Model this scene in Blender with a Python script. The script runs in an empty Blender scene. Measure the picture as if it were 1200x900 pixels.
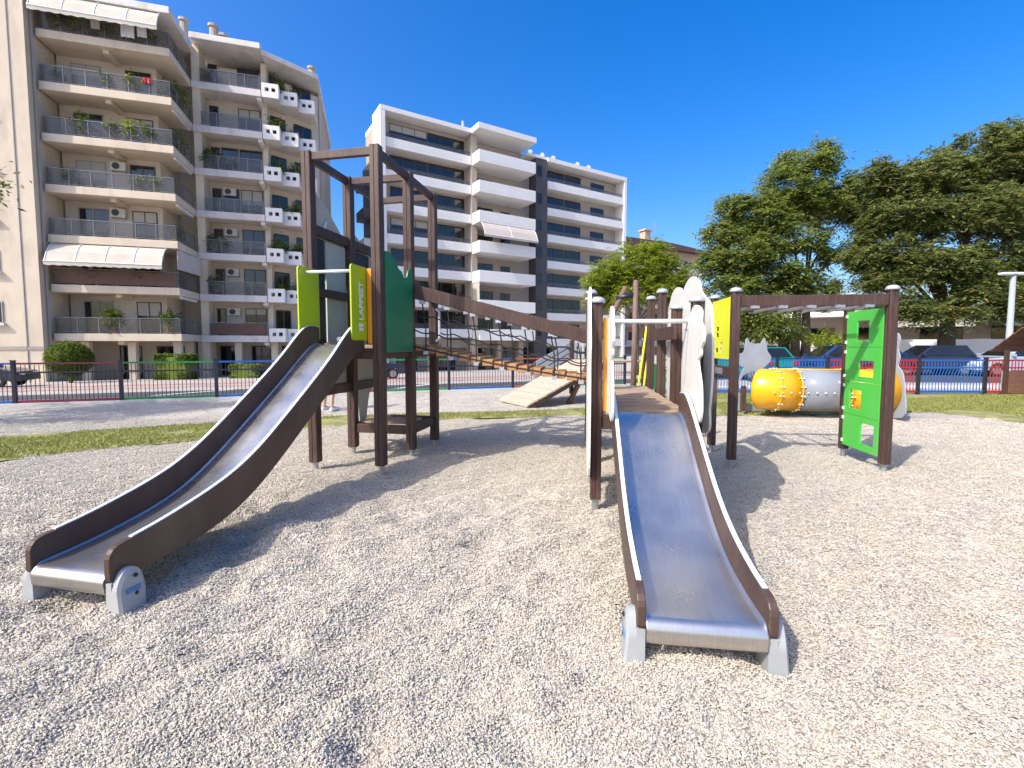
import bpy, math, random
import numpy as np
from mathutils import Vector, Matrix
from mathutils.geometry import tessellate_polygon

random.seed(7); RNG = np.random.default_rng(11)
SC = bpy.context.scene
COL = SC.collection
R = math.radians

# ------------------------------------------------------------ camera, sky, sun, exposure
cam_d = bpy.data.cameras.new('camera'); cam = bpy.data.objects.new('camera', cam_d); COL.objects.link(cam)
cam.location = (0, 0, 1.5); cam.rotation_euler = (R(90 - 3.6), 0, 0)
cam_d.sensor_width = 36; cam_d.lens = 36 * 550 / 1200; cam_d.shift_y = -0.0095
cam_d.clip_start = 0.05; cam_d.clip_end = 3000
SC.camera = cam
SUN_EL = R(45.0); SUN_AZ = math.atan2(-0.75, -0.66)
world = bpy.data.worlds.new('World'); SC.world = world; world.use_nodes = True
wn = world.node_tree.nodes; wl = world.node_tree.links
sky = wn.new('ShaderNodeTexSky'); sky.sky_type = 'NISHITA'; sky.sun_disc = False
sky.sun_elevation = SUN_EL; sky.sun_rotation = SUN_AZ
sky.altitude = 0; sky.air_density = 1.05; sky.dust_density = 3.5; sky.ozone_density = 3.2
hsv = wn.new('ShaderNodeHueSaturation'); hsv.inputs['Hue'].default_value = 0.511; hsv.inputs['Saturation'].default_value = 1.5; hsv.inputs['Value'].default_value = 1.22
wl.new(sky.outputs['Color'], hsv.inputs['Color'])
wl.new(hsv.outputs['Color'], wn['Background'].inputs['Color'])
wn['Background'].inputs['Strength'].default_value = 0.15
sun_d = bpy.data.lights.new('sun', 'SUN'); sun_d.energy = 3.2; sun_d.angle = R(0.53); sun_d.color = (1.0, 0.95, 0.88)
sun = bpy.data.objects.new('sun', sun_d); COL.objects.link(sun)
sun.rotation_euler = Vector((0.75, 0.66, -1.0)).to_track_quat('-Z', 'Y').to_euler()
SC.view_settings.view_transform = 'Standard'; SC.view_settings.look = 'None'
SC.view_settings.exposure = 0.66; SC.view_settings.gamma = 1.0; SC.view_settings.use_curve_mapping = False

# ------------------------------------------------------------ materials
def nd(nt, t, **kw):
    n = nt.nodes.new(t)
    for k, v in kw.items():
        if hasattr(n, k): setattr(n, k, v)
        else: n.inputs[k].default_value = v
    return n
def base_mat(name):
    m = bpy.data.materials.new(name); m.use_nodes = True
    return m, m.node_tree, m.node_tree.nodes['Principled BSDF']
def mat(name, col, rough=0.6, var=0.12, scale=6.0, bump=0.0, bscale=60.0, metal=0.0, spec=0.5, stretch=None, coat=0.0, dirt=None, dscale=1.5):
    m, nt, b = base_mat(name)
    tc = nd(nt, 'ShaderNodeTexCoord'); mp = nd(nt, 'ShaderNodeMapping')
    if stretch: mp.inputs['Scale'].default_value = stretch
    nt.links.new(tc.outputs['Object'], mp.inputs['Vector'])
    nz = nd(nt, 'ShaderNodeTexNoise'); nz.inputs['Scale'].default_value = scale; nz.inputs['Detail'].default_value = 6
    nt.links.new(mp.outputs['Vector'], nz.inputs['Vector'])
    r = nd(nt, 'ShaderNodeValToRGB')
    lo = tuple(c * (1 - var) for c in col); hi = tuple(min(1, c * (1 + var)) for c in col)
    r.color_ramp.elements[0].position = 0.3; r.color_ramp.elements[1].position = 0.7
    r.color_ramp.elements[0].color = (*lo, 1); r.color_ramp.elements[1].color = (*hi, 1)
    nt.links.new(nz.outputs['Fac'], r.inputs['Fac'])
    out = r.outputs['Color']
    if dirt:
        dz = nd(nt, 'ShaderNodeTexNoise'); dz.inputs['Scale'].default_value = dscale; dz.inputs['Detail'].default_value = 8; dz.inputs['Roughness'].default_value = 0.65
        dm = nd(nt, 'ShaderNodeMapping'); dm.inputs['Scale'].default_value = (1, 1, 0.25)
        nt.links.new(tc.outputs['Object'], dm.inputs['Vector']); nt.links.new(dm.outputs['Vector'], dz.inputs['Vector'])
        dr = nd(nt, 'ShaderNodeValToRGB'); dr.color_ramp.elements[0].position = 0.5; dr.color_ramp.elements[1].position = 0.72
        dr.color_ramp.elements[0].color = (0, 0, 0, 1); dr.color_ramp.elements[1].color = (0.65, 0.65, 0.65, 1)
        nt.links.new(dz.outputs['Fac'], dr.inputs['Fac'])
        mx = nd(nt, 'ShaderNodeMix'); mx.data_type = 'RGBA'
        nt.links.new(dr.outputs['Color'], mx.inputs[0]); nt.links.new(out, mx.inputs[6]); mx.inputs[7].default_value = (*dirt, 1)
        out = mx.outputs[2]
    nt.links.new(out, b.inputs['Base Color'])
    b.inputs['Roughness'].default_value = rough; b.inputs['Metallic'].default_value = metal
    b.inputs['Specular IOR Level'].default_value = spec; b.inputs['Coat Weight'].default_value = coat
    if bump > 0:
        bn = nd(nt, 'ShaderNodeTexNoise'); bn.inputs['Scale'].default_value = bscale; bn.inputs['Detail'].default_value = 5
        nt.links.new(mp.outputs['Vector'], bn.inputs['Vector'])
        bp = nd(nt, 'ShaderNodeBump'); bp.inputs['Strength'].default_value = bump; bp.inputs['Distance'].default_value = 0.02
        nt.links.new(bn.outputs['Fac'], bp.inputs['Height']); nt.links.new(bp.outputs['Normal'], b.inputs['Normal'])
    return m
def glass_mat(name, col, alpha=0.55, rough=0.06):
    m, nt, b = base_mat(name)
    b.inputs['Base Color'].default_value = (*col, 1); b.inputs['Roughness'].default_value = rough
    b.inputs['Alpha'].default_value = alpha
    return m
def leaf_mat(name, cols, trans=0.35):
    m, nt, b = base_mat(name)
    g = nd(nt, 'ShaderNodeNewGeometry'); r = nd(nt, 'ShaderNodeValToRGB'); cr = r.color_ramp
    while len(cr.elements) > 1: cr.elements.remove(cr.elements[-1])
    cr.elements[0].position = cols[0][0]; cr.elements[0].color = (*cols[0][1], 1)
    for p, c in cols[1:]:
        e = cr.elements.new(p); e.color = (*c, 1)
    nt.links.new(g.outputs['Random Per Island'], r.inputs['Fac'])
    nt.links.new(r.outputs['Color'], b.inputs['Base Color']); b.inputs['Roughness'].default_value = 0.5
    b.inputs['Specular IOR Level'].default_value = 0.3
    t = nd(nt, 'ShaderNodeBsdfTranslucent'); mx = nd(nt, 'ShaderNodeMixShader'); mx.inputs[0].default_value = trans
    nt.links.new(r.outputs['Color'], t.inputs['Color'])
    nt.links.new(b.outputs[0], mx.inputs[1]); nt.links.new(t.outputs[0], mx.inputs[2])
    nt.links.new(mx.outputs[0], nt.nodes['Material Output'].inputs['Surface'])
    return m

M = {}
M['brown'] = mat('brown_composite', (0.060, 0.030, 0.022), 0.55, 0.35, 9, 0.25, 40, stretch=(6, 6, 0.6), dirt=(0.12, 0.085, 0.065), dscale=3)
M['housewood'] = mat('playhouse_timber', (0.15, 0.075, 0.052), 0.6, 0.25, 5, 0.2, 30, stretch=(1, 6, 6))
M['brownboard'] = mat('brown_board', (0.066, 0.037, 0.027), 0.45, 0.16, 4, 0.05, 80, dirt=(0.11, 0.08, 0.06), dscale=3)
M['whiteboard'] = mat('white_board', (0.68, 0.675, 0.63), 0.4, 0.04, 3, 0.03, 90, dirt=(0.5, 0.48, 0.43))
M['greyboard'] = mat('grey_board', (0.47, 0.45, 0.40), 0.45, 0.06, 3, 0.03, 90)
M['catgrey'] = mat('pale_grey_board', (0.30, 0.33, 0.36), 0.45, 0.06, 3)
M['lime'] = mat('lime_board', (0.40, 0.52, 0.012), 0.38, 0.06, 3, 0.03, 60, dirt=(0.36, 0.42, 0.06), dscale=3.5)
M['yellowboard'] = mat('yellow_board', (0.72, 0.75, 0.01), 0.4, 0.05, 3, 0.03, 60, dirt=(0.62, 0.62, 0.1), dscale=3.5)
M['green'] = mat('green_board', (0.004, 0.17, 0.065), 0.4, 0.07, 3, 0.03, 60, dirt=(0.03, 0.17, 0.09), dscale=3.5)
M['brightgreen'] = mat('bright_green_board', (0.07, 0.50, 0.06), 0.4, 0.06, 3, 0.03, 60, dirt=(0.13, 0.42, 0.12), dscale=3.5)
M['orange'] = mat('orange_board', (0.80, 0.30, 0.012), 0.45, 0.08, 4)
M['letter'] = mat('white_lettering', (0.8, 0.8, 0.76), 0.5, 0.03)
M['deck'] = mat('deck_timber', (0.36, 0.26, 0.18), 0.75, 0.3, 3, 0.25, 30, stretch=(1, 9, 9))
M['plank'] = mat('bridge_plank', (0.42, 0.22, 0.085), 0.7, 0.35, 4, 0.2, 30, stretch=(9, 1, 9))
M['ramp'] = mat('ramp_timber', (0.46, 0.36, 0.27), 0.75, 0.18, 3, 0.2, 30, stretch=(1, 9, 9))
M['rope'] = mat('black_rope', (0.022, 0.022, 0.026), 0.8, 0.2, 60)
M['galv'] = mat('galvanised_steel', (0.45, 0.46, 0.47), 0.42, 0.12, 10, metal=0.8)
M['bar'] = mat('painted_bar', (0.72, 0.73, 0.74), 0.3, 0.04, 8, metal=0.2)
M['cap'] = mat('grey_cap', (0.36, 0.38, 0.41), 0.4, 0.08, 10)
M['foot'] = mat('grey_plastic_foot', (0.33, 0.345, 0.35), 0.5, 0.08, 5, 0.04, 90, dirt=(0.42, 0.38, 0.32), dscale=4)
M['edge'] = mat('white_rail_edge', (0.60, 0.66, 0.70), 0.3, 0.05, 8)
M['navy'] = mat('dark_panel', (0.016, 0.02, 0.032), 0.4, 0.1)
M['tubeyellow'] = mat('yellow_plastic', (0.80, 0.40, 0.008), 0.28, 0.06, 3, coat=0.2)
M['tubeclear'] = glass_mat('clear_plastic', (0.36, 0.39, 0.43), 0.62, 0.15)
M['bolt'] = mat('pale_bolt', (0.75, 0.74, 0.66), 0.4, 0.05)
M['strap'] = mat('yellow_strap', (0.72, 0.68, 0.02), 0.5, 0.05)
M['timber'] = mat('round_timber', (0.16, 0.10, 0.075), 0.7, 0.25, 6, stretch=(6, 6, 1))
# brushed stainless steel
def steel_mat():
    m, nt, b = base_mat('stainless_steel')
    tc = nd(nt, 'ShaderNodeTexCoord')
    n1 = nd(nt, 'ShaderNodeTexNoise'); n1.inputs['Scale'].default_value = 3.2; n1.inputs['Detail'].default_value = 5; n1.inputs['Roughness'].default_value = 0.6
    nt.links.new(tc.outputs['Object'], n1.inputs['Vector'])
    mp = nd(nt, 'ShaderNodeMapping'); mp.inputs['Scale'].default_value = (90, 3, 3); nt.links.new(tc.outputs['Object'], mp.inputs['Vector'])
    n2 = nd(nt, 'ShaderNodeTexNoise'); n2.inputs['Scale'].default_value = 2.0; n2.inputs['Detail'].default_value = 3; nt.links.new(mp.outputs['Vector'], n2.inputs['Vector'])
    r = nd(nt, 'ShaderNodeMapRange'); r.inputs['From Min'].default_value = 0.3; r.inputs['From Max'].default_value = 0.7; r.inputs['To Min'].default_value = 0.24; r.inputs['To Max'].default_value = 0.36
    nt.links.new(n1.outputs['Fac'], r.inputs['Value']); nt.links.new(r.outputs['Result'], b.inputs['Roughness'])
    c = nd(nt, 'ShaderNodeValToRGB'); c.color_ramp.elements[0].color = (0.58, 0.55, 0.505, 1); c.color_ramp.elements[1].color = (0.72, 0.69, 0.64, 1)
    c.color_ramp.elements[0].position = 0.35; c.color_ramp.elements[1].position = 0.65
    mx = nd(nt, 'ShaderNodeMath', operation='ADD'); ms = nd(nt, 'ShaderNodeMath', operation='MULTIPLY'); ms.inputs[1].default_value = 0.5
    nt.links.new(n1.outputs['Fac'], mx.inputs[0]); nt.links.new(n2.outputs['Fac'], mx.inputs[1]); nt.links.new(mx.outputs[0], ms.inputs[0])
    nt.links.new(ms.outputs[0], c.inputs['Fac']); nt.links.new(c.outputs['Color'], b.inputs['Base Color'])
    b.inputs['Metallic'].default_value = 0.92
    bp = nd(nt, 'ShaderNodeBump'); bp.inputs['Strength'].default_value = 0.02; bp.inputs['Distance'].default_value = 0.001
    nt.links.new(n2.outputs['Fac'], bp.inputs['Height']); nt.links.new(bp.outputs['Normal'], b.inputs['Normal'])
    return m
M['steel'] = steel_mat()
# gravel sheet, pebbles, paving
def gravel_mat():
    m, nt, b = base_mat('gravel_bed')
    tc = nd(nt, 'ShaderNodeTexCoord')
    v = nd(nt, 'ShaderNodeTexVoronoi'); v.inputs['Scale'].default_value = 58; nt.links.new(tc.outputs['Object'], v.inputs['Vector'])
    v2 = nd(nt, 'ShaderNodeTexVoronoi'); v2.inputs['Scale'].default_value = 24; nt.links.new(tc.outputs['Object'], v2.inputs['Vector'])
    r = nd(nt, 'ShaderNodeValToRGB'); e = r.color_ramp.elements
    e[0].position = 0.0; e[0].color = (0.24, 0.21, 0.17, 1); e[1].position = 1.0; e[1].color = (0.55, 0.505, 0.43, 1)
    k = r.color_ramp.elements.new(0.45); k.color = (0.46, 0.415, 0.345, 1)
    sp = nd(nt, 'ShaderNodeSeparateColor'); nt.links.new(v.outputs['Color'], sp.inputs['Color']); nt.links.new(sp.outputs[0], r.inputs['Fac'])
    n = nd(nt, 'ShaderNodeTexNoise'); n.inputs['Scale'].default_value = 0.9; n.inputs['Detail'].default_value = 7; nt.links.new(tc.outputs['Object'], n.inputs['Vector'])
    hr = nd(nt, 'ShaderNodeMapRange'); hr.inputs['From Min'].default_value = 0.3; hr.inputs['From Max'].default_value = 0.7; hr.inputs['To Min'].default_value = 0.88; hr.inputs['To Max'].default_value = 1.1
    nt.links.new(n.outputs['Fac'], hr.inputs['Value'])
    mx = nd(nt, 'ShaderNodeMix'); mx.data_type = 'RGBA'; mx.blend_type = 'MULTIPLY'; mx.inputs[0].default_value = 1.0
    nt.links.new(r.outputs['Color'], mx.inputs[6]); nt.links.new(hr.outputs['Result'], mx.inputs[7])
    nt.links.new(mx.outputs[2], b.inputs['Base Color']); b.inputs['Roughness'].default_value = 0.95; b.inputs['Specular IOR Level'].default_value = 0.15
    ad = nd(nt, 'ShaderNodeMath', operation='ADD'); nt.links.new(v.outputs['Distance'], ad.inputs[0]); nt.links.new(v2.outputs['Distance'], ad.inputs[1])
    bp = nd(nt, 'ShaderNodeBump'); bp.invert = True; bp.inputs['Strength'].default_value = 0.8; bp.inputs['Distance'].default_value = 0.012
    nt.links.new(ad.outputs[0], bp.inputs['Height']); nt.links.new(bp.outputs['Normal'], b.inputs['Normal'])
    return m
M['gravel'] = gravel_mat()
M['pebble'] = leaf_mat('pebbles', [(0.0, (0.31, 0.27, 0.215)), (0.12, (0.43, 0.385, 0.31)), (0.55, (0.50, 0.455, 0.375)), (0.84, (0.55, 0.51, 0.43)), (0.95, (0.41, 0.36, 0.29)), (1.0, (0.63, 0.595, 0.52))], 0.0)
M['paving'] = mat('pale_paving', (0.40, 0.36, 0.32), 0.85, 0.14, 0.8, 0.1, 30)
M['asphalt'] = mat('asphalt', (0.055, 0.056, 0.06), 0.9, 0.25, 3, 0.2, 60)
M['pinkpave'] = mat('pink_paving', (0.42, 0.22, 0.18), 0.85, 0.15, 2)
M['tealpave'] = mat('teal_paint', (0.22, 0.40, 0.42), 0.8, 0.1, 2)
M['bluepave'] = mat('blue_paint', (0.08, 0.22, 0.42), 0.8, 0.1, 2)
M['purplepave'] = mat('maroon_paint', (0.22, 0.09, 0.14), 0.8, 0.1, 2)
M['kerb'] = mat('pale_kerb', (0.58, 0.56, 0.52), 0.8, 0.1, 2)
M['roadwhite'] = mat('road_paint', (0.75, 0.75, 0.72), 0.7, 0.05, 2)
M['lawn'] = mat('lawn_soil', (0.24, 0.235, 0.08), 0.95, 0.4, 2.5, 0.3, 40)
M['grass'] = leaf_mat('grass_blades', [(0.0, (0.14, 0.18, 0.03)), (0.4, (0.24, 0.275, 0.05)), (0.75, (0.34, 0.34, 0.09)), (1.0, (0.48, 0.42, 0.18))], 0.3)
# buildings
M['beige'] = mat('beige_render', (0.63, 0.535, 0.40), 0.85, 0.08, 0.6, 0.05, 40, dirt=(0.42, 0.35, 0.265), dscale=1.1)
M['beigewall'] = mat('warm_render', (0.58, 0.50, 0.39), 0.88, 0.08, 0.6, dirt=(0.40, 0.34, 0.27), dscale=0.5)
M['paleslab'] = mat('pale_slab', (0.66, 0.62, 0.57), 0.8, 0.06, 0.8, dirt=(0.40, 0.35, 0.29), dscale=1.3)
M['stained'] = mat('stained_render', (0.40, 0.35, 0.29), 0.9, 0.2, 0.5, dirt=(0.24, 0.20, 0.17), dscale=0.5)
M['white'] = mat('white_render', (0.74, 0.725, 0.69), 0.7, 0.03, 0.8)
M['warmwall'] = mat('taupe_wall', (0.42, 0.36, 0.30), 0.85, 0.06, 0.8)
M['darkwall'] = mat('charcoal_cladding', (0.075, 0.072, 0.075), 0.7, 0.12, 0.8)
M['frame'] = mat('window_frame', (0.30, 0.29, 0.28), 0.5, 0.06)
M['darkframe'] = mat('dark_frame', (0.05, 0.05, 0.055), 0.4, 0.06)
M['pane'] = mat('window_glass', (0.014, 0.014, 0.014), 0.05, 0.3, 1.2, spec=0.8)
M['shutter'] = mat('roller_shutter', (0.46, 0.42, 0.36), 0.7, 0.05, 2, 0.4, 3, stretch=(0.1, 0.1, 14))
M['railmetal'] = mat('railing_metal', (0.20, 0.20, 0.21), 0.4, 0.1, metal=0.5)
M['railglass'] = glass_mat('railing_glass', (0.13, 0.125, 0.115), 0.34, 0.08)
M['canvas'] = mat('awning_canvas', (0.50, 0.46, 0.385), 0.9, 0.08, 1.2, dirt=(0.42, 0.37, 0.29), dscale=1.2)
M['canvas2'] = mat('taupe_canvas', (0.50, 0.44, 0.39), 0.9, 0.05, 1.2)
M['acbody'] = mat('air_conditioner_casing', (0.58, 0.56, 0.50), 0.6, 0.05)
M['acfan'] = mat('fan_grille', (0.05, 0.05, 0.05), 0.6, 0.2)
M['brownscreen'] = mat('brown_screen', (0.13, 0.075, 0.055), 0.8, 0.1)
M['roofbrown'] = mat('brown_roof', (0.11, 0.06, 0.05), 0.8, 0.2, 2)
M['peach'] = mat('peach_render', (0.52, 0.36, 0.26), 0.85, 0.08, 0.6)
M['solar'] = mat('solar_panel', (0.03, 0.035, 0.06), 0.5, 0.2)
M['pot'] = mat('clay_pot', (0.25, 0.11, 0.06), 0.8, 0.15)
M['bark'] = mat('bark', (0.11, 0.085, 0.065), 0.9, 0.3, 5, 0.6, 12, stretch=(3, 3, 0.8))
M['tire'] = mat('tyre_rubber', (0.02, 0.02, 0.02), 0.8, 0.1)
M['rim'] = mat('alloy_rim', (0.42, 0.42, 0.43), 0.3, 0.05, metal=0.8)
M['headlight'] = mat('headlight_glass', (0.75, 0.75, 0.75), 0.1, 0.02)
M['tail'] = mat('tail_light', (0.35, 0.01, 0.01), 0.2, 0.02)
M['skin'] = mat('skin', (0.50, 0.30, 0.21), 0.55, 0.05)
M['cloth'] = mat('dark_cloth', (0.10, 0.12, 0.16), 0.9, 0.1)
M['hair'] = mat('dark_hair', (0.03, 0.02, 0.015), 0.6, 0.1)
M['laundry'] = mat('white_laundry', (0.75, 0.75, 0.75), 0.9, 0.05)
FC = {'blue': (0.012, 0.10, 0.36), 'maroon': (0.17, 0.02, 0.045), 'green': (0.02, 0.22, 0.06), 'red': (0.36, 0.02, 0.025), 'orange': (0.45, 0.10, 0.02), 'dark': (0.018, 0.02, 0.032)}
for k, c in FC.items(): M['f' + k] = mat('fence_' + k, c, 0.35, 0.08, 5)
def paint(name, c): return mat(name, c, 0.25, 0.02, 2, coat=0.6)

# ------------------------------------------------------------ mesh helpers
class MB:
    def __init__(s): s.v = []; s.f = []
    def add(s, vs, fs):
        o = len(s.v); s.v += [tuple(p) for p in vs]; s.f += [tuple(i + o for i in q) for q in fs]
    def box(s, x0, x1, y0, y1, z0, z1, mx=None):
        vs = [Vector((x, y, z)) for z in (z0, z1) for y in (y0, y1) for x in (x0, x1)]
        if mx is not None: vs = [mx @ p for p in vs]
        s.add(vs, [(0, 2, 3, 1), (4, 5, 7, 6), (0, 1, 5, 4), (2, 6, 7, 3), (0, 4, 6, 2), (1, 3, 7, 5)])
    def beam(s, p0, p1, w, h, up=(0, 0, 1)):
        p0 = Vector(p0); p1 = Vector(p1); d = (p1 - p0); L = d.length; d.normalize(); up = Vector(up)
        x = d.cross(up).normalized(); z = x.cross(d).normalized()
        mx = Matrix((( x.x, d.x, z.x, p0.x), (x.y, d.y, z.y, p0.y), (x.z, d.z, z.z, p0.z), (0, 0, 0, 1)))
        s.box(-w / 2, w / 2, 0, L, -h / 2, h / 2, mx)
    def tube(s, pts, r, n=8, caps=True):
        pts = [Vector(p) for p in pts]; rs = r if isinstance(r, (list, tuple)) else [r] * len(pts)
        rings = []; prev = None
        for i, p in enumerate(pts):
            t = (pts[min(i + 1, len(pts) - 1)] - pts[max(i - 1, 0)]).normalized()
            a = prev if prev is not None else (Vector((0, 0, 1)) if abs(t.z) < 0.9 else Vector((1, 0, 0)))
            x = (a - t * a.dot(t)).normalized(); prev = x; y = t.cross(x)
            rings.append([p + (x * math.cos(2 * math.pi * k / n) + y * math.sin(2 * math.pi * k / n)) * rs[i] for k in range(n)])
        fs = []
        for i in range(len(pts) - 1):
            for k in range(n):
                fs.append((i * n + k, i * n + (k + 1) % n, (i + 1) * n + (k + 1) % n, (i + 1) * n + k))
        if caps: fs.append(tuple(range(n - 1, -1, -1))); fs.append(tuple((len(pts) - 1) * n + k for k in range(n)))
        s.add([p for rg in rings for p in rg], fs)
    def plate(s, poly, o, ax, ay, th, holes=()):
        """outline in (ax, ay) extruded by th along ax x ay"""
        o = Vector(o); ax = Vector(ax); ay = Vector(ay); n = ax.cross(ay).normalized() * th
        loops = [list(poly)] + [list(h) for h in holes]
        flat = [q for l in loops for q in l]; N = len(flat)
        p = [o + ax * a + ay * b for a, b in flat]
        if holes:
            tri = tessellate_polygon([[Vector((a, b, 0)) for a, b in l] for l in loops])
        else: tri = [tuple(range(N))]
        fs = [tuple(t) for t in tri] + [tuple(i + N for i in reversed(t)) for t in tri]
        k = 0
        for l in loops:
            m = len(l)
            for i in range(m): fs.append((k + i, k + (i + 1) % m, k + (i + 1) % m + N, k + i + N))
            k += m
        s.add(p + [q + n for q in p], fs)
    def lathe(s, prof, c=(0, 0, 0), n=16):
        c = Vector(c); vs = []; fs = []
        for r, z in prof:
            for k in range(n): vs.append(c + Vector((r * math.cos(2 * math.pi * k / n), r * math.sin(2 * math.pi * k / n), z)))
        for i in range(len(prof) - 1):
            for k in range(n): fs.append((i * n + k, i * n + (k + 1) % n, (i + 1) * n + (k + 1) % n, (i + 1) * n + k))
        fs.append(tuple(range(n))[::-1]); fs.append(tuple((len(prof) - 1) * n + k for k in range(n)))
        s.add(vs, fs)
    def build(s, name, m, parent=None, bevel=0, smooth=False, seg=2):
        me = bpy.data.meshes.new(name); me.from_pydata(s.v, [], s.f); me.update()
        import bmesh
        b = bmesh.new(); b.from_mesh(me); bmesh.ops.recalc_face_normals(b, faces=b.faces); b.to_mesh(me); b.free()
        me.materials.append(m)
        if smooth: me.polygons.foreach_set('use_smooth', [True] * len(me.polygons))
        o = bpy.data.objects.new(name, me); COL.objects.link(o)
        if parent: o.parent = parent
        if bevel:
            md = o.modifiers.new('bevel', 'BEVEL'); md.width = bevel; md.segments = seg; md.limit_method = 'ANGLE'; md.angle_limit = R(40)
        return o
def np_mesh(name, V, F, m, parent=None, smooth=False):
    """V (n,3), F (m,k) uniform polygon size"""
    me = bpy.data.meshes.new(name); n = len(V); k = F.shape[1]; q = len(F)
    me.vertices.add(n); me.vertices.foreach_set('co', np.asarray(V, np.float32).ravel())
    me.loops.add(q * k); me.loops.foreach_set('vertex_index', F.astype(np.int32).ravel())
    me.polygons.add(q); me.polygons.foreach_set('loop_start', np.arange(0, q * k, k, dtype=np.int32))
    me.polygons.foreach_set('loop_total', np.full(q, k, np.int32))
    me.polygons.foreach_set('use_smooth', np.full(q, smooth, bool))
    me.update(calc_edges=True); me.materials.append(m)
    o = bpy.data.objects.new(name, me); COL.objects.link(o)
    if parent: o.parent = parent
    return o
def tag(o, label=None, cat=None, group=None, kind=None):
    if label: o['label'] = label
    if cat: o['category'] = cat
    if group: o['group'] = group
    if kind: o['kind'] = kind
    return o
def empty(name, loc=(0, 0, 0), rz=0, label=None, cat=None, group=None):
    o = bpy.data.objects.new(name, None); COL.objects.link(o); o.location = loc; o.rotation_euler = (0, 0, rz)
    return tag(o, label, cat, group)
def copy_tree(o, parent=None):
    c = o.copy(); COL.objects.link(c)
    if parent: c.parent = parent
    for ch in list(o.children): copy_tree(ch, c)
    return c
def rpoly(a0, a1, b0, b1, r, n=4):
    pts = []
    for cx, cy, s0 in ((a1 - r, b1 - r, 0), (a0 + r, b1 - r, 90), (a0 + r, b0 + r, 180), (a1 - r, b0 + r, 270)):
        for k in range(n + 1):
            t = R(s0 + 90 * k / n); pts.append((cx + r * math.cos(t), cy + r * math.sin(t)))
    return pts
def smooth_pts(pts, n=6, closed=True):
    """Catmull-Rom through 2d points"""
    out = []; N = len(pts)
    rng = range(N if closed else N - 1)
    for i in rng:
        g = (lambda j: pts[j % N]) if closed else (lambda j: pts[min(max(j, 0), N - 1)])
        p0, p1, p2, p3 = g(i - 1), g(i), g(i + 1), g(i + 2)
        for k in range(n):
            t = k / n
            out.append(tuple(0.5 * (2 * b + (c - a) * t + (2 * a - 5 * b + 4 * c - d) * t * t + (3 * b - a - 3 * c + d) * t ** 3) for a, b, c, d in zip(p0, p1, p2, p3)))
    if not closed: out.append(tuple(pts[-1]))
    return out

# ------------------------------------------------------------ terrain
FA = (-16.4, 10.15); FB = (2.46, 16.6)                       # line of the left fence
def fence_y(x): return np.where(x < 2.46, FA[1] + (x - FA[0]) * (FB[1] - FA[1]) / (FB[0] - FA[0]), 14.3 + np.clip((4.5 - x), 0, 2) * 1.1)
def terr(x, y):
    x = np.asarray(x, float); y = np.asarray(y, float)
    s = np.clip(y - fence_y(x) - 0.6, 0, None)
    return -np.minimum(1.3, 0.034 * s) * np.clip((14 - x) / 14, 0, 1)
def tz(x, y): return float(terr(x, y))
def vnoise(x, y, seed):
    rs = np.random.default_rng(seed); g = rs.random((64, 64))
    xi = np.floor(x).astype(int); yi = np.floor(y).astype(int); fx = x - xi; fy = y - yi
    fx = fx * fx * (3 - 2 * fx); fy = fy * fy * (3 - 2 * fy)
    a = g[xi % 64, yi % 64]; b = g[(xi + 1) % 64, yi % 64]; c = g[xi % 64, (yi + 1) % 64]; d = g[(xi + 1) % 64, (yi + 1) % 64]
    return (a * (1 - fx) + b * fx) * (1 - fy) + (c * (1 - fx) + d * fx) * fy - 0.5
def lump(x, y):
    xr = x * 0.8 + y * 0.6; yr = -x * 0.6 + y * 0.8
    amp = 0.3 + 0.7 * np.clip((6.0 - y) / 2.0, 0, 1)
    return amp * (0.050 * vnoise(xr * 1.3, yr * 1.3, 1) + 0.090 * vnoise(xr * 2.6, yr * 5.4, 2) + 0.042 * vnoise(xr * 7, yr * 12, 3) + 0.010 * vnoise(x * 21, y * 24, 4) - 0.20 * np.clip(vnoise(x * 3.4 + 7, y * 4.0, 5) - 0.2, 0, 1)) - 0.035 * np.exp(-((x - 0.93) ** 2 + (y - 1.93) ** 2) / 0.10) - 0.035 * np.exp(-((x + 2.58) ** 2 + (y - 2.36) ** 2) / 0.10)
def grid(name, xs, ys, zf, m, smooth=True):
    X, Y = np.meshgrid(xs, ys); Z = zf(X, Y); nx = len(xs); ny = len(ys)
    V = np.stack([X, Y, Z], -1).reshape(-1, 3)
    i = np.arange(nx - 1)[None, :] + (np.arange(ny - 1) * nx)[:, None]; i = i.ravel()
    F = np.stack([i, i + 1, i + nx + 1, i + nx], -1)
    return np_mesh(name, V, F, m, smooth=smooth)
def axis(segs):
    out = [segs[0][0]]
    for a, b, st in segs: out += list(np.linspace(a, b, max(2, int((b - a) / st) + 1))[1:])
    return np.array(out)
gx = axis([(-1500, -200, 260), (-200, -40, 20), (-40, -16, 3), (-16, 20, 1.0), (20, 60, 4), (60, 200, 20), (200, 1500, 260)])
gy = axis([(-1500, -100, 280), (-100, -10, 18), (-10, 8, 2), (8, 24, 0.8), (24, 60, 3), (60, 200, 20), (200, 1500, 260)])
o = grid('ground', gx, gy, lambda x, y: terr(x, y) - 0.10 * (y < fence_y(x) - 0.3), M['paving']); tag(o, kind='structure')
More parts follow.
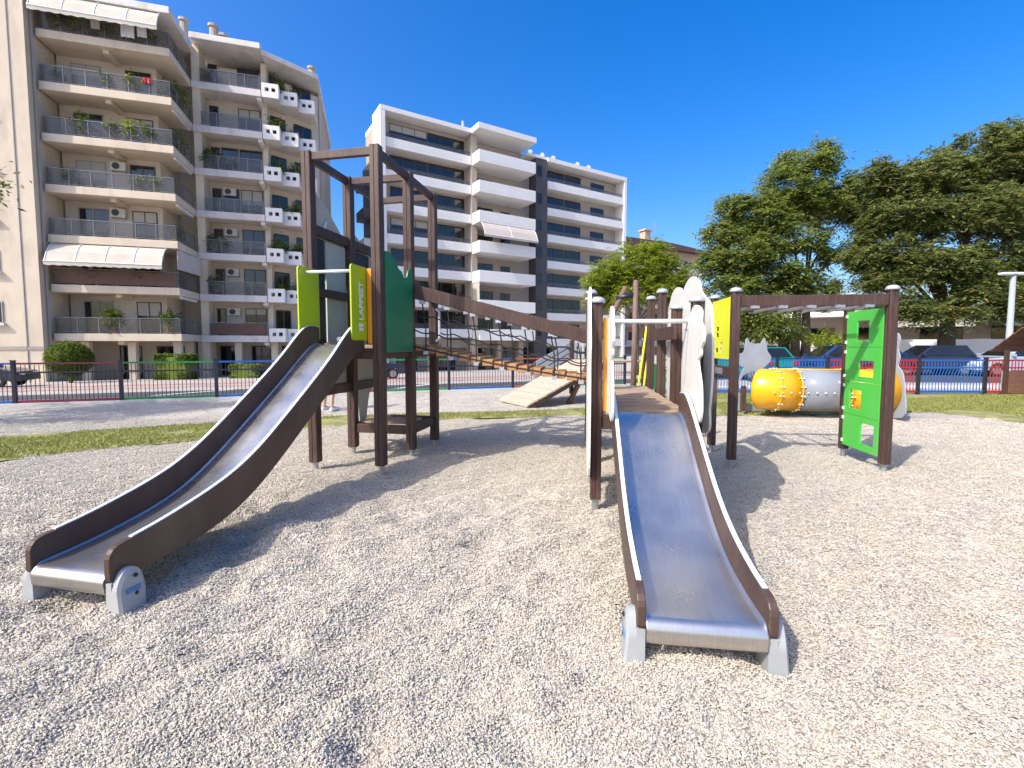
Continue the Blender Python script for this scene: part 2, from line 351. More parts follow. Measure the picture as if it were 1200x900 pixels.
# gravel: a lumpy sheet that ends at the fence
xs = axis([(-22, -8, 0.45), (-8, -3.5, 0.09), (-3.5, 3.5, 0.026), (3.5, 8, 0.07), (8, 22, 0.35)])
tt = np.concatenate([np.linspace(0, 0.24, 20), np.linspace(0.24, 0.55, 260)[1:], np.linspace(0.55, 1, 140)[1:]])
X = np.repeat(xs[None, :], len(tt), 0); Y1 = fence_y(xs) - 0.12
Y = -4 + (Y1 + 4)[None, :] * (tt[:, None] ** 1.0)
fade = np.clip((Y1[None, :] - Y) / 0.8, 0, 1)
Zg = lump(X, Y) * fade - 0.004
nx = len(xs); i = (np.arange(nx - 1)[None, :] + (np.arange(len(tt) - 1) * nx)[:, None]).ravel()
o = np_mesh('gravel', np.stack([X, Y, Zg], -1).reshape(-1, 3), np.stack([i, i + 1, i + nx + 1, i + nx], -1), M['gravel'], smooth=True); tag(o, kind='structure')
# loose pebbles where they can be told apart
def pebbles():
    N = 800000
    d = 1.0 + 8.5 * RNG.random(N) ** 1.55
    x = (RNG.random(N) * 2 - 1) * (1.2 * d + 2.4); y = d
    keep = (y < fence_y(x) - 0.3); x = x[keep]; y = y[keep]; n = len(x)
    z = lump(x, y) + RNG.uniform(-0.002, 0.005, n)
    s = RNG.uniform(0.0036, 0.0074, n) * (0.85 + 0.07 * y)
    oc = np.array([(1, 0, 0), (0, 1, 0), (-1, 0, 0), (0, -1, 0), (0.1, 0, 1), (0, 0.1, -1)], float)
    V = oc[None] * (1 + RNG.uniform(-0.35, 0.35, (n, 6, 1)))
    V = V * np.stack([RNG.uniform(0.9, 1.5, n), RNG.uniform(0.7, 1.0, n), RNG.uniform(0.55, 0.85, n)], -1)[:, None, :] * s[:, None, None]
    a = RNG.uniform(0, 6.28, n); t = RNG.uniform(-0.6, 0.6, n)
    c, q = np.cos(t)[:, None], np.sin(t)[:, None]
    vx, vz = V[..., 0] * c - V[..., 2] * q, V[..., 0] * q + V[..., 2] * c
    c, q = np.cos(a)[:, None], np.sin(a)[:, None]
    V = np.stack([vx * c - V[..., 1] * q + x[:, None], vx * q + V[..., 1] * c + y[:, None], vz + z[:, None]], -1)
    f = np.array([(0, 1, 4), (1, 2, 4), (2, 3, 4), (3, 0, 4), (1, 0, 5), (2, 1, 5), (3, 2, 5), (0, 3, 5)])
    F = (f[None] + (np.arange(n) * 6)[:, None, None]).reshape(-1, 3)
    o = np_mesh('loose_gravel', V.reshape(-1, 3), F, M['pebble']); tag(o, 'pale crushed gravel stones lying loose across the playground', 'gravel', kind='stuff')
pebbles()

# strips that follow the ground
def strip(name, near, far, m, lift, n=40, kind='structure', flat=None):
    V = []; fs = []
    def samp(pl, t):
        L = [0]
        for a, b in zip(pl, pl[1:]): L.append(L[-1] + math.dist(a, b))
        u = t * L[-1]
        for k in range(len(pl) - 1):
            if u <= L[k + 1] + 1e-9:
                f = (u - L[k]) / max(1e-9, L[k + 1] - L[k]); return (pl[k][0] + (pl[k + 1][0] - pl[k][0]) * f, pl[k][1] + (pl[k + 1][1] - pl[k][1]) * f)
        return pl[-1]
    mseg = 8
    for i in range(n + 1):
        a = samp(near, i / n); b = samp(far, i / n)
        for j in range(mseg + 1):
            x = a[0] + (b[0] - a[0]) * j / mseg; y = a[1] + (b[1] - a[1]) * j / mseg
            V.append((x, y, (tz(x, y) if flat is None else flat) + lift))
    w = mseg + 1
    F = np.array([(i * w + j, (i + 1) * w + j, (i + 1) * w + j + 1, i * w + j + 1) for i in range(n) for j in range(mseg)])
    o = np_mesh(name, np.array(V), F, m, smooth=True)
    if o.data.polygons[0].normal.z < 0: o.data.flip_normals()
    return tag(o, kind=kind)
fu = Vector((FB[0] - FA[0], FB[1] - FA[1])).normalized(); fn = Vector((-fu.y, fu.x))
def off(t, dd): p = Vector(FA) + fu * t + fn * dd; return (p.x, p.y)
FL = (Vector(FB) - Vector(FA)).length
PW = 2.17
cols_left = ['maroon', 'blue', 'maroon', 'green', 'blue', 'maroon', 'green', 'blue', 'orange', 'green']
# plaza beyond the left fence
strip('painted_kerb_strip', [off(-10, 0.05), off(FL + 4, 0.05)], [off(-10, 1.0), off(FL + 4, 1.0)], M['tealpave'], 0.012)
strip('blue_paint', [off(-2.2, 0.06), off(2 * PW - 0.03, 0.06)], [off(-2.2, 0.9), off(2 * PW - 0.03, 0.9)], M['bluepave'], 0.018, 12)
strip('maroon_paint', [off(2 * PW + 0.03, 0.06), off(3 * PW - 0.03, 0.06)], [off(2 * PW + 0.03, 0.9), off(3 * PW - 0.03, 0.9)], M['purplepave'], 0.018, 8)
strip('blue_paint', [off(4 * PW + 0.03, 0.06), off(5 * PW, 0.06)], [off(4 * PW + 0.03, 0.9), off(5 * PW, 0.9)], M['bluepave'], 0.018, 8)
strip('road', [off(-30, 1.9), off(FL + 14, 1.9)], [off(-30, 4.6), off(FL + 14, 4.6)], M['asphalt'], 0.010)
strip('parking_lane', [off(-30, 7.6), off(FL + 18, 7.6)], [off(-30, 8.5), off(FL + 18, 8.5)], M['pinkpave'], 0.010)
strip('pavement', [off(-30, 10.5), off(FL + 18, 10.5)], [off(-30, 12.2), off(FL + 18, 12.2)], M['pinkpave'], 0.010)
for t in (6.4, 13.6): strip('road_marking', [off(t, 2.0), off(t + 0.25, 2.0)], [off(t + 1.6, 4.5), off(t + 1.85, 4.5)], M['roadwhite'], 0.016, 4)
strip('road', [(12, 19), (60, 15)], [(12, 27), (60, 23)], M['asphalt'], 0.012)
strip('pavement', [(4.6, 14.6), (40, 14.3)], [(4.6, 17.5), (40, 17.2)], M['kerb'], 0.012)

# ------------------------------------------------------------ lawn
near_l = [(-14, -0.5), (-9.0, 3.6), (-6.631, 5.996), (-6.06, 6.585), (-5.228, 7.108), (-4.126, 8.026), (-2.026, 9.212), (1.61, 9.80), (4.8, 9.9), (7.2, 10.1), (8.96, 10.4), (9.7, 9.7), (9.9, 8.8), (11.5, 6.0), (14, 3)]
far_l = [(-17, 1.0), (-11.5, 4.9), (-8.35, 7.575), (-7.3, 8.0), (-6.262, 8.533), (-4.492, 9.426), (-2.147, 10.0), (1.804, 10.95), (4.8, 13.9), (7.2, 14.1), (9.5, 14.1), (12, 14.1), (14, 14.1), (18, 14.1), (22, 14.1)]
V = []; F = []; RW = 12
def edge_w(a, b, t, i): return (a[0] + (b[0] - a[0]) * t, a[1] + (b[1] - a[1]) * t)
nl = smooth_pts(near_l, 5, False); fl = smooth_pts(far_l, 5, False)
for i, (a, b) in enumerate(zip(nl, fl)):
    for j in range(RW + 1):
        x, y = edge_w(a, b, j / RW, i)
        V.append((x, y, 0.0 if j in (0, RW) else 0.034))
F = np.array([(i * (RW + 1) + j, (i + 1) * (RW + 1) + j, (i + 1) * (RW + 1) + j + 1, i * (RW + 1) + j + 1) for i in range(len(nl) - 1) for j in range(RW)])
o = np_mesh('lawn', np.array(V), F, M['lawn'], smooth=True); tag(o, kind='structure')
if o.data.polygons[0].normal.z < 0: o.data.flip_normals()
def grass_blades():
    Vq = np.array(V); A = Vq[F[:, 0]]; B = Vq[F[:, 1]]; C = Vq[F[:, 2]]; D = Vq[F[:, 3]]
    area = 0.5 * np.abs(np.cross((C - A)[:, :2], (D - B)[:, :2])); 
    cen = (A + B + C + D) / 4; vis = (cen[:, 1] > 2) & (np.abs(cen[:, 0]) < 1.25 * cen[:, 1] + 1)
    area = area * vis * np.clip(12 / np.maximum(cen[:, 1], 4), 0.5, 2)
    N = 110000; k = RNG.choice(len(F), N, p=area / area.sum()); u = RNG.random((N, 1)); w = RNG.random((N, 1))
    P = (A[k] * (1 - u) + B[k] * u) * (1 - w) + (D[k] * (1 - u) + C[k] * u) * w
    bare = vnoise(P[:, 0] * 0.9, P[:, 1] * 0.9, 9) > 0.22
    jit = RNG.normal(0, 0.035, (N, 3)); jit[:, 2] = 0; P = (P + jit)[~bare]; N = len(P); P[:, 2] = np.minimum(P[:, 2], 0.03)
    a = RNG.uniform(0, 6.28, N); h = RNG.uniform(0.02, 0.045, N); wd = RNG.uniform(0.005, 0.010, N); ln = RNG.uniform(-0.035, 0.035, (N, 2))
    dx = np.stack([np.cos(a) * wd, np.sin(a) * wd, np.zeros(N)], -1)
    T = P + np.stack([ln[:, 0], ln[:, 1], h], -1)
    VV = np.stack([P - dx, P + dx, T], 1).reshape(-1, 3)
    o = np_mesh('grass', VV, np.arange(N * 3).reshape(-1, 3), M['grass']); tag(o, 'short sun dried grass growing in a curved strip across the gravel', 'grass', kind='stuff')
grass_blades()

# ------------------------------------------------------------ generic building helpers (local x along the front, y into the building)
def window(root, x0, x1, y, z0, z1, fm='frame', bars=1, face='y', pane='pane', shut=0.0):
    m = MB(); t = 0.06
    def bx(a0, a1, b0, b1, c0, c1):
        if face == 'y': m.box(a0, a1, y - b1, y - b0, c0, c1)
        else: m.box(y + b0, y + b1, a0, a1, c0, c1)
    bx(x0, x1, -0.02, 0.05, z1 - t, z1); bx(x0, x1, -0.02, 0.05, z0, z0 + t)
    bx(x0, x0 + t, -0.02, 0.05, z0 + t, z1 - t); bx(x1 - t, x1, -0.02, 0.05, z0 + t, z1 - t)
    for k in range(bars):
        xc = x0 + (x1 - x0) * (k + 1) / (bars + 1); bx(xc - 0.035, xc + 0.035, -0.015, 0.04, z0 + t, z1 - t)
    w = m.build('window', M[fm], root)
    p = MB(); m = p
    bx(x0 + t, x1 - t, 0.006, 0.014, z0 + t, z1 - t); p.build('pane', M[pane], w)
    if shut > 0:
        p = MB(); m = p
        bx(x0 + t, x1 - t, 0.018, 0.034, z1 - t - (z1 - z0) * shut, z1 - t); p.build('shutter', M['shutter'], w)
    return w
def railing(parent, path, z, h, nposts=5, glass=True, name='railing'):
    m = MB(); g = MB()
    for (a, b) in zip(path, path[1:]):
        L = math.dist(a, b); n = max(2, int(L / 1.25) + 1)
        m.beam((a[0], a[1], z + h), (b[0], b[1], z + h), 0.06, 0.045); m.beam((a[0], a[1], z + 0.1), (b[0], b[1], z + 0.1), 0.03, 0.03)
        for k in range(n + 1):
            x = a[0] + (b[0] - a[0]) * k / n; y = a[1] + (b[1] - a[1]) * k / n
            m.box(x - 0.022, x + 0.022, y - 0.022, y + 0.022, z, z + h)
        if glass: g.beam((a[0], a[1], z + h / 2 + 0.05), (b[0], b[1], z + h / 2 + 0.05), 0.012, h - 0.2)
        else:
            for k in range(int(L / 0.13)):
                x = a[0] + (b[0] - a[0]) * k * 0.13 / L; y = a[1] + (b[1] - a[1]) * k * 0.13 / L
                g.box(x - 0.008, x + 0.008, y - 0.008, y + 0.008, z + 0.1, z + h)
    o = m.build(name, M['railmetal'], parent)
    g.build('infill', M['railglass'] if glass else M['railmetal'], parent)
    return o

# ------------------------------------------------------------ left apartment block
B1 = empty('apartment_building', (-27.9, 28.66, 0), math.atan2(0.29, 0.957), 'beige apartment block on the left with deep balconies and a big fabric awning', 'building')
ZF = [2.0 + 2.97 * k for k in range(7)]
body = [(0, 1.9), (5.3, 1.9), (5.3, 5.2), (10.9, 5.2), (14.65, 7.6), (14.65, 19), (0, 19)]
m = MB(); m.plate(body, (0, 0, 1.7), (1, 0, 0), (0, 1, 0), 20.245); m.build('wall', M['beigewall'], B1)
m = MB(); m.plate([(0, 3.6), (6.2, 3.6), (6.2, 6.4), (13.5, 6.4), (14.4, 9), (14.4, 18.5), (0, 18.5)], (0, 0, -1.4), (1, 0, 0), (0, 1, 0), 3.1); m.build('ground_floor_wall', M['beigewall'], B1)
for (x, y) in ((1.2, 0.9), (3.6, 1.1), (6.1, 1.2), (6.6, 4.3), (9.0, 4.2), (11.4, 4.5)):
    m = MB(); m.box(x - 0.22, x + 0.22, y - 0.22, y + 0.22, -1.4, 1.7); m.build('column', M['beige'], B1, 0.02)
for (x0, x1) in ((1.8, 3.1), (4.0, 5.7)): window(B1, x0, x1, 3.6, -0.9, 1.4, 'darkframe', 2)
for (x0, x1) in ((7.2, 8.6), (9.4, 10.8), (11.6, 12.9)): window(B1, x0, x1, 6.4, -0.9, 1.4, 'darkframe', 1)
m = MB(); m.box(-14, -0.12, -0.75, 19, -1.6, 27.0); m.build('projecting_wing', M['beige'], B1)
m = MB(); m.box(-0.9, -0.86, -0.79, -0.75, -1.4, 26); m.tube([(-0.02, -0.3, -1.2), (-0.02, -0.3, 26)], 0.05, 8); m.build('drainpipe', M['frame'], B1)
m = MB(); m.box(-14, -0.09, -0.79, -0.75, 1.2, 1.4); m.build('string_course', M['stained'], B1)
m = MB(); m.box(14.66, 14.72, 7.7, 19, -1.4, 22.3); m.build('end_wall', M['stained'], B1)
m = MB(); m.box(6.76, 7.25, 3.75, 5.21, -1.4, 22.5); m.box(11.0, 11.35, 4.6, 5.6, 1.7, 22.4); m.build('pilaster', M['beige'], B1)
S3 = [(11.2, 3.62), (12.3, 3.62), (12.37, 4.5), (13.45, 4.5), (13.5, 5.35), (14.6, 5.35), (14.64, 7.7), (11.2, 5.3)]
for k, z in enumerate(ZF):
    m = MB(); m.plate([(0, 0), (6.72, 0), (6.72, 3.68), (5.3, 3.68), (5.3, 1.9), (0, 1.9)], (0, 0, z - 0.27), (1, 0, 0), (0, 1, 0), 0.47)
    b = m.build('balcony', M['beige'], B1, 0.02)
    b0 = b; m = MB(); m.box(3.1, 3.4, 0.35, 1.9, z - 0.5, z - 0.275); m.build('slab_beam', M['beige'], b)
    railing(b, [(0.08, 0.1), (6.62, 0.1), (6.62, 3.6)], z + 0.2, 0.98)
    m = MB(); m.plate([(6.75, 3.6), (11.15, 3.6), (11.15, 5.2), (6.75, 5.2)], (0, 0, z - 0.3), (1, 0, 0), (0, 1, 0), 0.48)
    b = m.build('balcony', M['paleslab'], B1, 0.02)
    m = MB(); m.beam((11.0, 3.75, z - 0.38), (11.0, 5.2, z - 0.62), 0.3, 0.3); m.build('slab_beam', M['paleslab'], b)
    railing(b, [(7.3, 3.7), (11.05, 3.7)], z + 0.18, 0.95)
    if k == 1:
        m = MB(); m.box(0.15, 6.55, 0.06, 0.075, z + 0.28, z + 1.12); m.build('privacy_screen', M['brownscreen'], b0)
    if k == 0:
        m = MB(); m.box(7.35, 10.95, 3.635, 3.65, z + 0.25, z + 1.05); m.build('privacy_screen', M['brownscreen'], b)
    m = MB(); m.plate(S3, (0, 0, z - 0.3), (1, 0, 0), (0, 1, 0), 0.3); b = m.build('balcony', M['paleslab'], B1, 0.01)
    m = MB()
    for i in range(3):
        x = 11.2 + i * 1.14; y = 3.6 + i * 0.87
        hs = [[(hx, 0.42), (hx + 0.26, 0.42), (hx + 0.26, 0.70), (hx, 0.70)] for hx in (0.22, 0.66)]
        m.plate([(0, 0), (1.12, 0), (1.12, 1.0), (0, 1.0)], (x, y, z - 0.28), (1, 0, 0), (0, 0, 1), -0.12, hs)
        m.box(x + 1.0, x + 1.12, y + 0.125, y + 0.86, z - 0.28, z + 0.72)
    m.build('pierced_parapet', M['white'], b)
    # openings
    sh = [0, .35, 0, .5, 0, .3, 0][k]
    window(B1, 0.7, 2.3, 1.9, z + 0.22, z + 2.35, 'frame', 1, shut=sh); window(B1, 3.6, 5.0, 1.9, z + 0.22, z + 2.35, 'darkframe', 1, shut=[.4, 0, .3, 0, .6, 0, .2][k])
    window(B1, 2.3, 3.4, 5.3, z + 0.4, z + 2.2, 'frame', 0, 'x') if False else None
    window(B1, 9.3, 10.8, 5.2, z + 0.22, z + 2.3, 'darkframe', 1, shut=[.2, 0, 0, .5, 0, .3, 0][k])
    window(B1, 7.4, 8.0, 5.2, z + 0.22, z + 2.25, 'darkframe', 0)
    if k in (3, 4): window(B1, 8.1, 9.2, 5.2, z + 0.22, z + 2.3, 'darkframe', 0)
    # angled bay
    a = Vector((10.9, 5.2)); bb = Vector((14.65, 7.6)); d = (bb - a).normalized(); nrm = Vector((d.y, -d.x))
    for (t0, t1) in ((0.6, 1.7), (2.4, 3.8)):
        m = MB(); p0 = a + d * t0 + nrm * 0.03; p1 = a + d * t1 + nrm * 0.03
        m.beam((p0.x, p0.y, z + 2.2), (p1.x, p1.y, z + 2.2), 0.1, 0.08); m.beam((p0.x, p0.y, z + 0.3), (p1.x, p1.y, z + 0.3), 0.1, 0.08)
        for p in (p0, (p0 + p1) / 2, p1): m.box(p.x - 0.04, p.x + 0.04, p.y - 0.04, p.y + 0.04, z + 0.34, z + 2.16)
        w = m.build('window', M['darkframe'], B1)
        m = MB(); m.beam((p0.x, p0.y, z + 1.25), (p1.x, p1.y, z + 1.25), 0.03, 1.8); m.build('pane', M['pane'], w)
    # wing windows with little sills
    for xw in (-2.9, -5.4):
        w = window(B1, xw, xw + 1.0, -0.75, z + 0.75, z + 2.0, 'frame', 1, shut=0.25 if k % 2 else 0)
        m = MB(); m.box(xw - 0.1, xw + 1.1, -0.95, -0.752, z + 0.62, z + 0.74); m.build('sill', M['paleslab'], w)
m = MB(); m.plate([(-0.1, -0.3), (6.9, -0.3), (6.9, 3.3), (6.9, 19), (-0.1, 19)], (0, 0, 21.95), (1, 0, 0), (0, 1, 0), 0.42)
m.plate([(6.905, 3.0), (11.3, 3.0), (11.3, 19), (6.905, 19)], (0, 0, 22.55), (1, 0, 0), (0, 1, 0), 0.4)
m.plate([(11.3, 3.3), (14.9, 5.6), (14.9, 19), (11.3, 19)], (0, 0, 22.35), (1, 0, 0), (0, 1, 0), 0.36)
m.box(0.1, 14.6, 8, 18.9, 22.3, 23.3); rf = m.build('roof', M['paleslab'], B1, 0.03)
for (x, y, h, w) in ((7.6, 6.2, 2.3, 0.28), (8.2, 6.4, 1.8, 0.32), (8.6, 6.1, 1.2, 0.22), (6.2, 4.5, 1.4, 0.25), (12.6, 9, 1.0, 0.3), (14.3, 7.0, 0.8, 0.25)):
    m = MB(); m.tube([(x, y, 22.9), (x, y, 22.9 + h)], w, 10); m.tube([(x, y, 22.95 + h), (x, y, 23.12 + h)], w * 1.35, 10); m.build('chimney', M['stained'], rf)
# awnings (children: bolted to the block)
def awning(parent, x0, x1, y, z, out, drop, m_, scallop=True, seams=4):
    a = MB(); n = 24; 
    prof = [(0, 0), (-0.35 * out, -0.16 * drop), (-0.7 * out, -0.5 * drop), (-out, -drop)]
    V_ = []; 
    for i in range(n + 1):
        x = x0 + (x1 - x0) * i / n
        for (dy, dz) in prof: V_.append((x, y + dy, z + dz))
        V_.append((x, y - out - 0.005, z - drop - 0.22 - (0.05 if i % 2 else 0) * scallop))
    k = 5; fs = [(i * k + j, i * k + j + 1, (i + 1) * k + j + 1, (i + 1) * k + j) for i in range(n) for j in range(4)]
    a.add(V_, fs); o_ = a.build('awning', m_, parent)
    md = o_.modifiers.new('thickness', 'SOLIDIFY'); md.thickness = 0.012
    f = MB()
    for i in range(seams + 1):
        x = x0 + 0.05 + (x1 - x0 - 0.1) * i / seams
        f.tube([(x, y + q[0], z + q[1] + 0.02) for q in prof], 0.025, 6)
    f.tube([(x0, y - out, z - drop), (x1, y - out, z - drop)], 0.035, 8)
    f.build('awning_frame', M['laundry'], o_)
    return o_
awning(B1, 0.15, 6.1, 0.1, ZF[2] - 0.3, 0.95, 1.2, M['canvas'])
awning(B1, 0.1, 6.4, -0.1, 21.95, 0.75, 1.15, M['canvas'])
for z in (ZF[1], ZF[2], ZF[3], ZF[4], ZF[5]):
    m = MB(); m.beam((6.6, 0.5, z - 0.39), (6.6, 3.3, z - 0.39), 0.14, 0.16); m.build('awning_case', M['paleslab'], B1)
m = MB(); m.beam((6.6, 0.2, ZF[1] + 2.0), (7.0, 3.2, ZF[1] + 2.0), 0.04, 1.2); m.build('side_blind', M['canvas2'], B1)
B1M = Matrix.Translation((-27.9, 28.66, 0)) @ Matrix.Rotation(math.atan2(0.29, 0.957), 4, 'Z')
def on_b1(x, y, z): return B1M @ Vector((x, y, z))
B1R = math.atan2(0.29, 0.957)
# air conditioners, one per balcony that shows one
def ac_unit(p, rz, label):
    t = empty('air_conditioner', p, rz, label, 'air conditioner', 'air conditioners on the beige apartment block')
    m = MB(); m.box(-0.42, 0.42, -0.3, 0, -0.28, 0.28); m.build('casing', M['acbody'], t, 0.02)
    m = MB(); m.lathe([(0.21, 0), (0.21, 0.02), (0.08, 0.03)], n=16); f = m.build('fan_grille', M['acfan'], t); f.location = (-0.1, -0.3, 0); f.rotation_euler = (R(90), 0, 0)
    m = MB(); m.box(-0.36, -0.32, -0.3, 0.02, -0.33, -0.285); m.box(0.32, 0.36, -0.3, 0.02, -0.33, -0.285); m.build('bracket', M['galv'], t)
    return t
fl_names = ['first', 'second', 'third', 'fourth', 'fifth', 'sixth', 'top']
for k in (0, 1, 2, 3): ac_unit(on_b1(8.6, 5.15, ZF[k] + 2.0), B1R, 'air conditioner above the pale slab balcony on the %s floor beside the beige pilaster' % fl_names[k])
ac_unit(on_b1(3.05, 1.86, ZF[3] + 2.1), B1R, 'air conditioner high on the wall of the fourth floor beige balcony')
ac_unit(on_b1(2.9, 1.86, ZF[2] + 2.1), B1R, 'air conditioner high on the wall above the wide lowered awning')

# ------------------------------------------------------------ white modern block
U2 = math.atan2(0.53, 0.85)
B2 = empty('apartment_building', (-11.7, 44.5, 0), U2, 'white modern apartment block with solid balcony boxes and a charcoal stair strip', 'building')
m = MB(); m.box(0, 8.9, 1.3, 6.5, 1.2, 22.9); m.box(8.9, 17.0, 1.5, 12, 1.2, 22.9); m.box(18.55, 30.6, 1.5, 12, 1.2, 22.0); m.build('wall', M['warmwall'], B2)
m = MB(); m.box(0.3, 30.2, 3.2, 11.5, -2.2, 1.2); m.build('ground_floor_wall', M['warmwall'], B2)
for x in (0.6, 4.5, 9.3, 12.6, 15.3, 18.2, 22.5, 26.5, 30.0):
    m = MB(); m.box(x - 0.3, x + 0.3, 0.5, 1.1, -2.2, 1.9); m.build('column', M['warmwall'], B2)
for (x0, x1) in ((1.2, 4.0), (5.0, 8.4), (9.8, 12.2), (13, 15), (18.8, 22), (23, 26), (27, 29.6)): window(B2, x0, x1, 3.2, -1.6, 1.1, 'darkframe', 3)
m = MB(); m.box(-0.45, 0, -0.15, 2.4, -2.2, 22.93); m.build('side_fin', M['white'], B2)
m = MB(); m.box(30.45, 30.85, -0.1, 12, -2.2, 22.08); m.build('side_fin', M['white'], B2)
m = MB(); m.box(-0.4, -0.005, 2.405, 6.5, -2.2, 19.5); m.build('end_cladding', M['darkwall'], B2)
for k in range(6):
    z = 2.2 + 2.93 * k; m = MB(); m.box(-1.3, -0.405, 3.0, 5.8, z, z + 0.9); m.build('end_balcony', M['darkwall'] if k % 3 else M['white'], B2)
m = MB(); m.box(17.0, 18.55, 0.1, 12, -2.2, 22.25); dk = m.build('stair_wall', M['darkwall'], B2)
m = MB(); m.box(8.9, 9.55, 0.02, 1.49, -2.2, 22.9); m.build('pillar', M['warmwall'], B2)
for k in range(7):
    z = 2.25 + 2.93 * k
    m = MB(); m.box(0, 8.89, 0, 1.3, z, z + 0.28); m.box(0, 8.89, 0.0, 0.16, z + 0.28, z + 0.86); b = m.build('balcony', M['white'], B2, 0.015)
    m = MB(); m.box(0.05, 8.85, 0.17, 0.185, z + 0.5, z + 1.35); m.build('glass_screen', M['railglass'], b)
    window(B2, 0.8, 4.6, 1.3, z + 0.3, z + 2.72, 'darkframe', 2, shut=random.choice((0, 0, .25))); window(B2, 4.65, 8.7, 1.3, z + 0.3, z + 2.72, 'darkframe', 2)
    z = 1.95 + 2.97 * k
    m = MB(); m.box(8.95, 15.8, -1.6, 1.5, z, z + 0.26)
    m.box(8.95, 15.8, -1.6, -1.45, z + 0.26, z + 1.15); m.box(8.95, 9.1, -1.45, 0.0, z + 0.26, z + 1.15); m.box(15.65, 15.8, -1.45, 1.49, z + 0.26, z + 1.15)
    b = m.build('balcony', M['white'], B2, 0.015)
    window(B2, 10.0, 12.2, 1.5, z + 0.3, z + 2.4, 'darkframe', 1); window(B2, 13.2, 14.4, 1.5, z + 0.9, z + 2.3, 'darkframe', 1)
    z = 1.35 + 2.97 * k
    m = MB(); m.box(18.6, 30.44, 0, 1.5, z, z + 0.25); m.box(18.6, 30.44, 0.0, 0.15, z + 0.25, z + 0.85); b = m.build('balcony', M['white'], B2, 0.015)
    railing(b, [(18.7, 0.2), (30.3, 0.2)], z + 0.85, 0.42)
    window(B2, 18.9, 22.0, 1.5, z + 0.27, z + 2.65, 'darkframe', 1); window(B2, 22.1, 24.6, 1.5, z + 0.27, z + 2.65, 'darkframe', 1)
    window(B2, 26.2, 28.4, 1.5, z + 0.9, z + 2.4, 'darkframe', 1)
    window(dk, 17.15, 17.8, 0.1, z + 1.1, z + 2.3, 'darkframe', 0)
m = MB(); m.box(-0.46, 0, -0.16, 2.45, 22.95, 23.38); m.box(0, 8.9, -0.16, 6.6, 22.95, 23.38); m.box(8.9, 15.85, -1.65, 7.1, 22.95, 23.5); m.box(15.85, 18.5, 0.05, 12, 22.3, 22.6); m.box(18.5, 30.86, -0.11, 12, 22.1, 22.55)
rf2 = m.build('roof', M['white'], B2, 0.02)
for (x, y, h) in ((8.7, 1.5, 1.3), (15.4, 0.5, 0.9), (6.9, 3, 0.7)):
    m = MB(); m.tube([(x, y, 23.3), (x, y, 23.4 + h)], 0.14, 8); m.build('chimney', M['stained'], rf2)
awning(B2, 9.1, 15.6, -1.5, 1.95 + 2.97 * 4, 0.9, 1.35, M['canvas2'], False, 2)
m = MB(); m.box(9.0, 9.05, -1.4, 0.0, 1.95 + 2.97 * 1 + 1.2, 1.95 + 2.97 * 2 - 0.03); m.build('side_blind', M['canvas'], B2)
B2M = Matrix.Translation((-11.7, 44.5, 0)) @ Matrix.Rotation(U2, 4, 'Z')
sol = None
pos = ['leftmost', 'second', 'third', 'fourth', 'rightmost']
for i, x in enumerate((18.6, 20.3, 21.9, 25.6, 27.4)):
    if sol is None:
        s = empty('solar_water_heater'); sol = s
        m = MB(); m.beam((0, 0.0, 0.35), (0, 0.9, 1.15), 1.1, 0.09); m.build('collector', M['solar'], s)
        m = MB(); m.tube([(-0.6, 1.0, 1.1), (0.6, 1.0, 1.1)], 0.27, 12); m.build('tank', M['greyboard'], s)
        m = MB(); [m.beam((sx, 1.0, 0), (sx, 1.0, 1.2), 0.05, 0.05, (0, 1, 0)) for sx in (-0.45, 0.45)]; m.build('stand', M['galv'], s)
    else: s = copy_tree(sol)
    s.location = B2M @ Vector((x, 2.0, 22.5)); s.rotation_euler.z = U2 + 1.1
    tag(s, '%s of five solar water heaters on the white block roof' % pos[i], 'solar heater', 'solar water heaters on the white roof')

# ------------------------------------------------------------ further buildings
U3 = math.atan2(-0.2, 1) + 0.75
B3 = empty('apartment_building', (17.5, 74, 0), 0.5, 'peach coloured building with brown overhanging roof behind the round street tree', 'building')
m = MB(); m.box(0, 17, 0, 12, -2, 16.9); m.build('wall', M['peach'], B3)
m = MB(); m.plate([(-1.2, 16.9), (18.2, 16.9), (18.2, 17.3), (9, 17.9), (-1.2, 17.9)], (0, -1.4, 0), (1, 0, 0), (0, 0, 1), -14); rf3 = m.build('roof', M['roofbrown'], B3)
m = MB(); m.box(5.2, 6.4, 1.0, 2.2, 16.8, 20.0); m.box(5.0, 6.6, 0.8, 2.4, 20.0, 20.25); m.build('chimney', M['peach'], rf3)
for k in range(5):
    z = 1.2 + 3.0 * k
    m = MB(); m.box(-0.4, 17.4, -1.3, 0, z, z + 0.25); m.box(-0.4, 17.4, -1.3, -1.18, z + 0.25, z + 1.0); m.build('balcony', M['peach'] if k % 2 else M['paleslab'], B3)
    for x in (1, 5, 9, 13): window(B3, x, x + 2.2, 0, z + 0.3, z + 2.4, 'frame', 1)
an = MB(); an.tube([(0, 0, 0), (0, 0, 3.2)], 0.05, 6)
for q in range(5): an.beam((-0.7 + 0.06 * q, 0, 2.4 + 0.18 * q), (0.7 - 0.06 * q, 0, 2.4 + 0.18 * q), 0.04, 0.04)
p = Matrix.Translation((17.5, 74, 0)) @ Matrix.Rotation(0.5, 4, 'Z') @ Vector((7.2, 0.8, 18.2))
o = an.build('antenna', M['galv']); o.location = p; tag(o, 'thin metal television antenna standing on the brown roof', 'antenna')
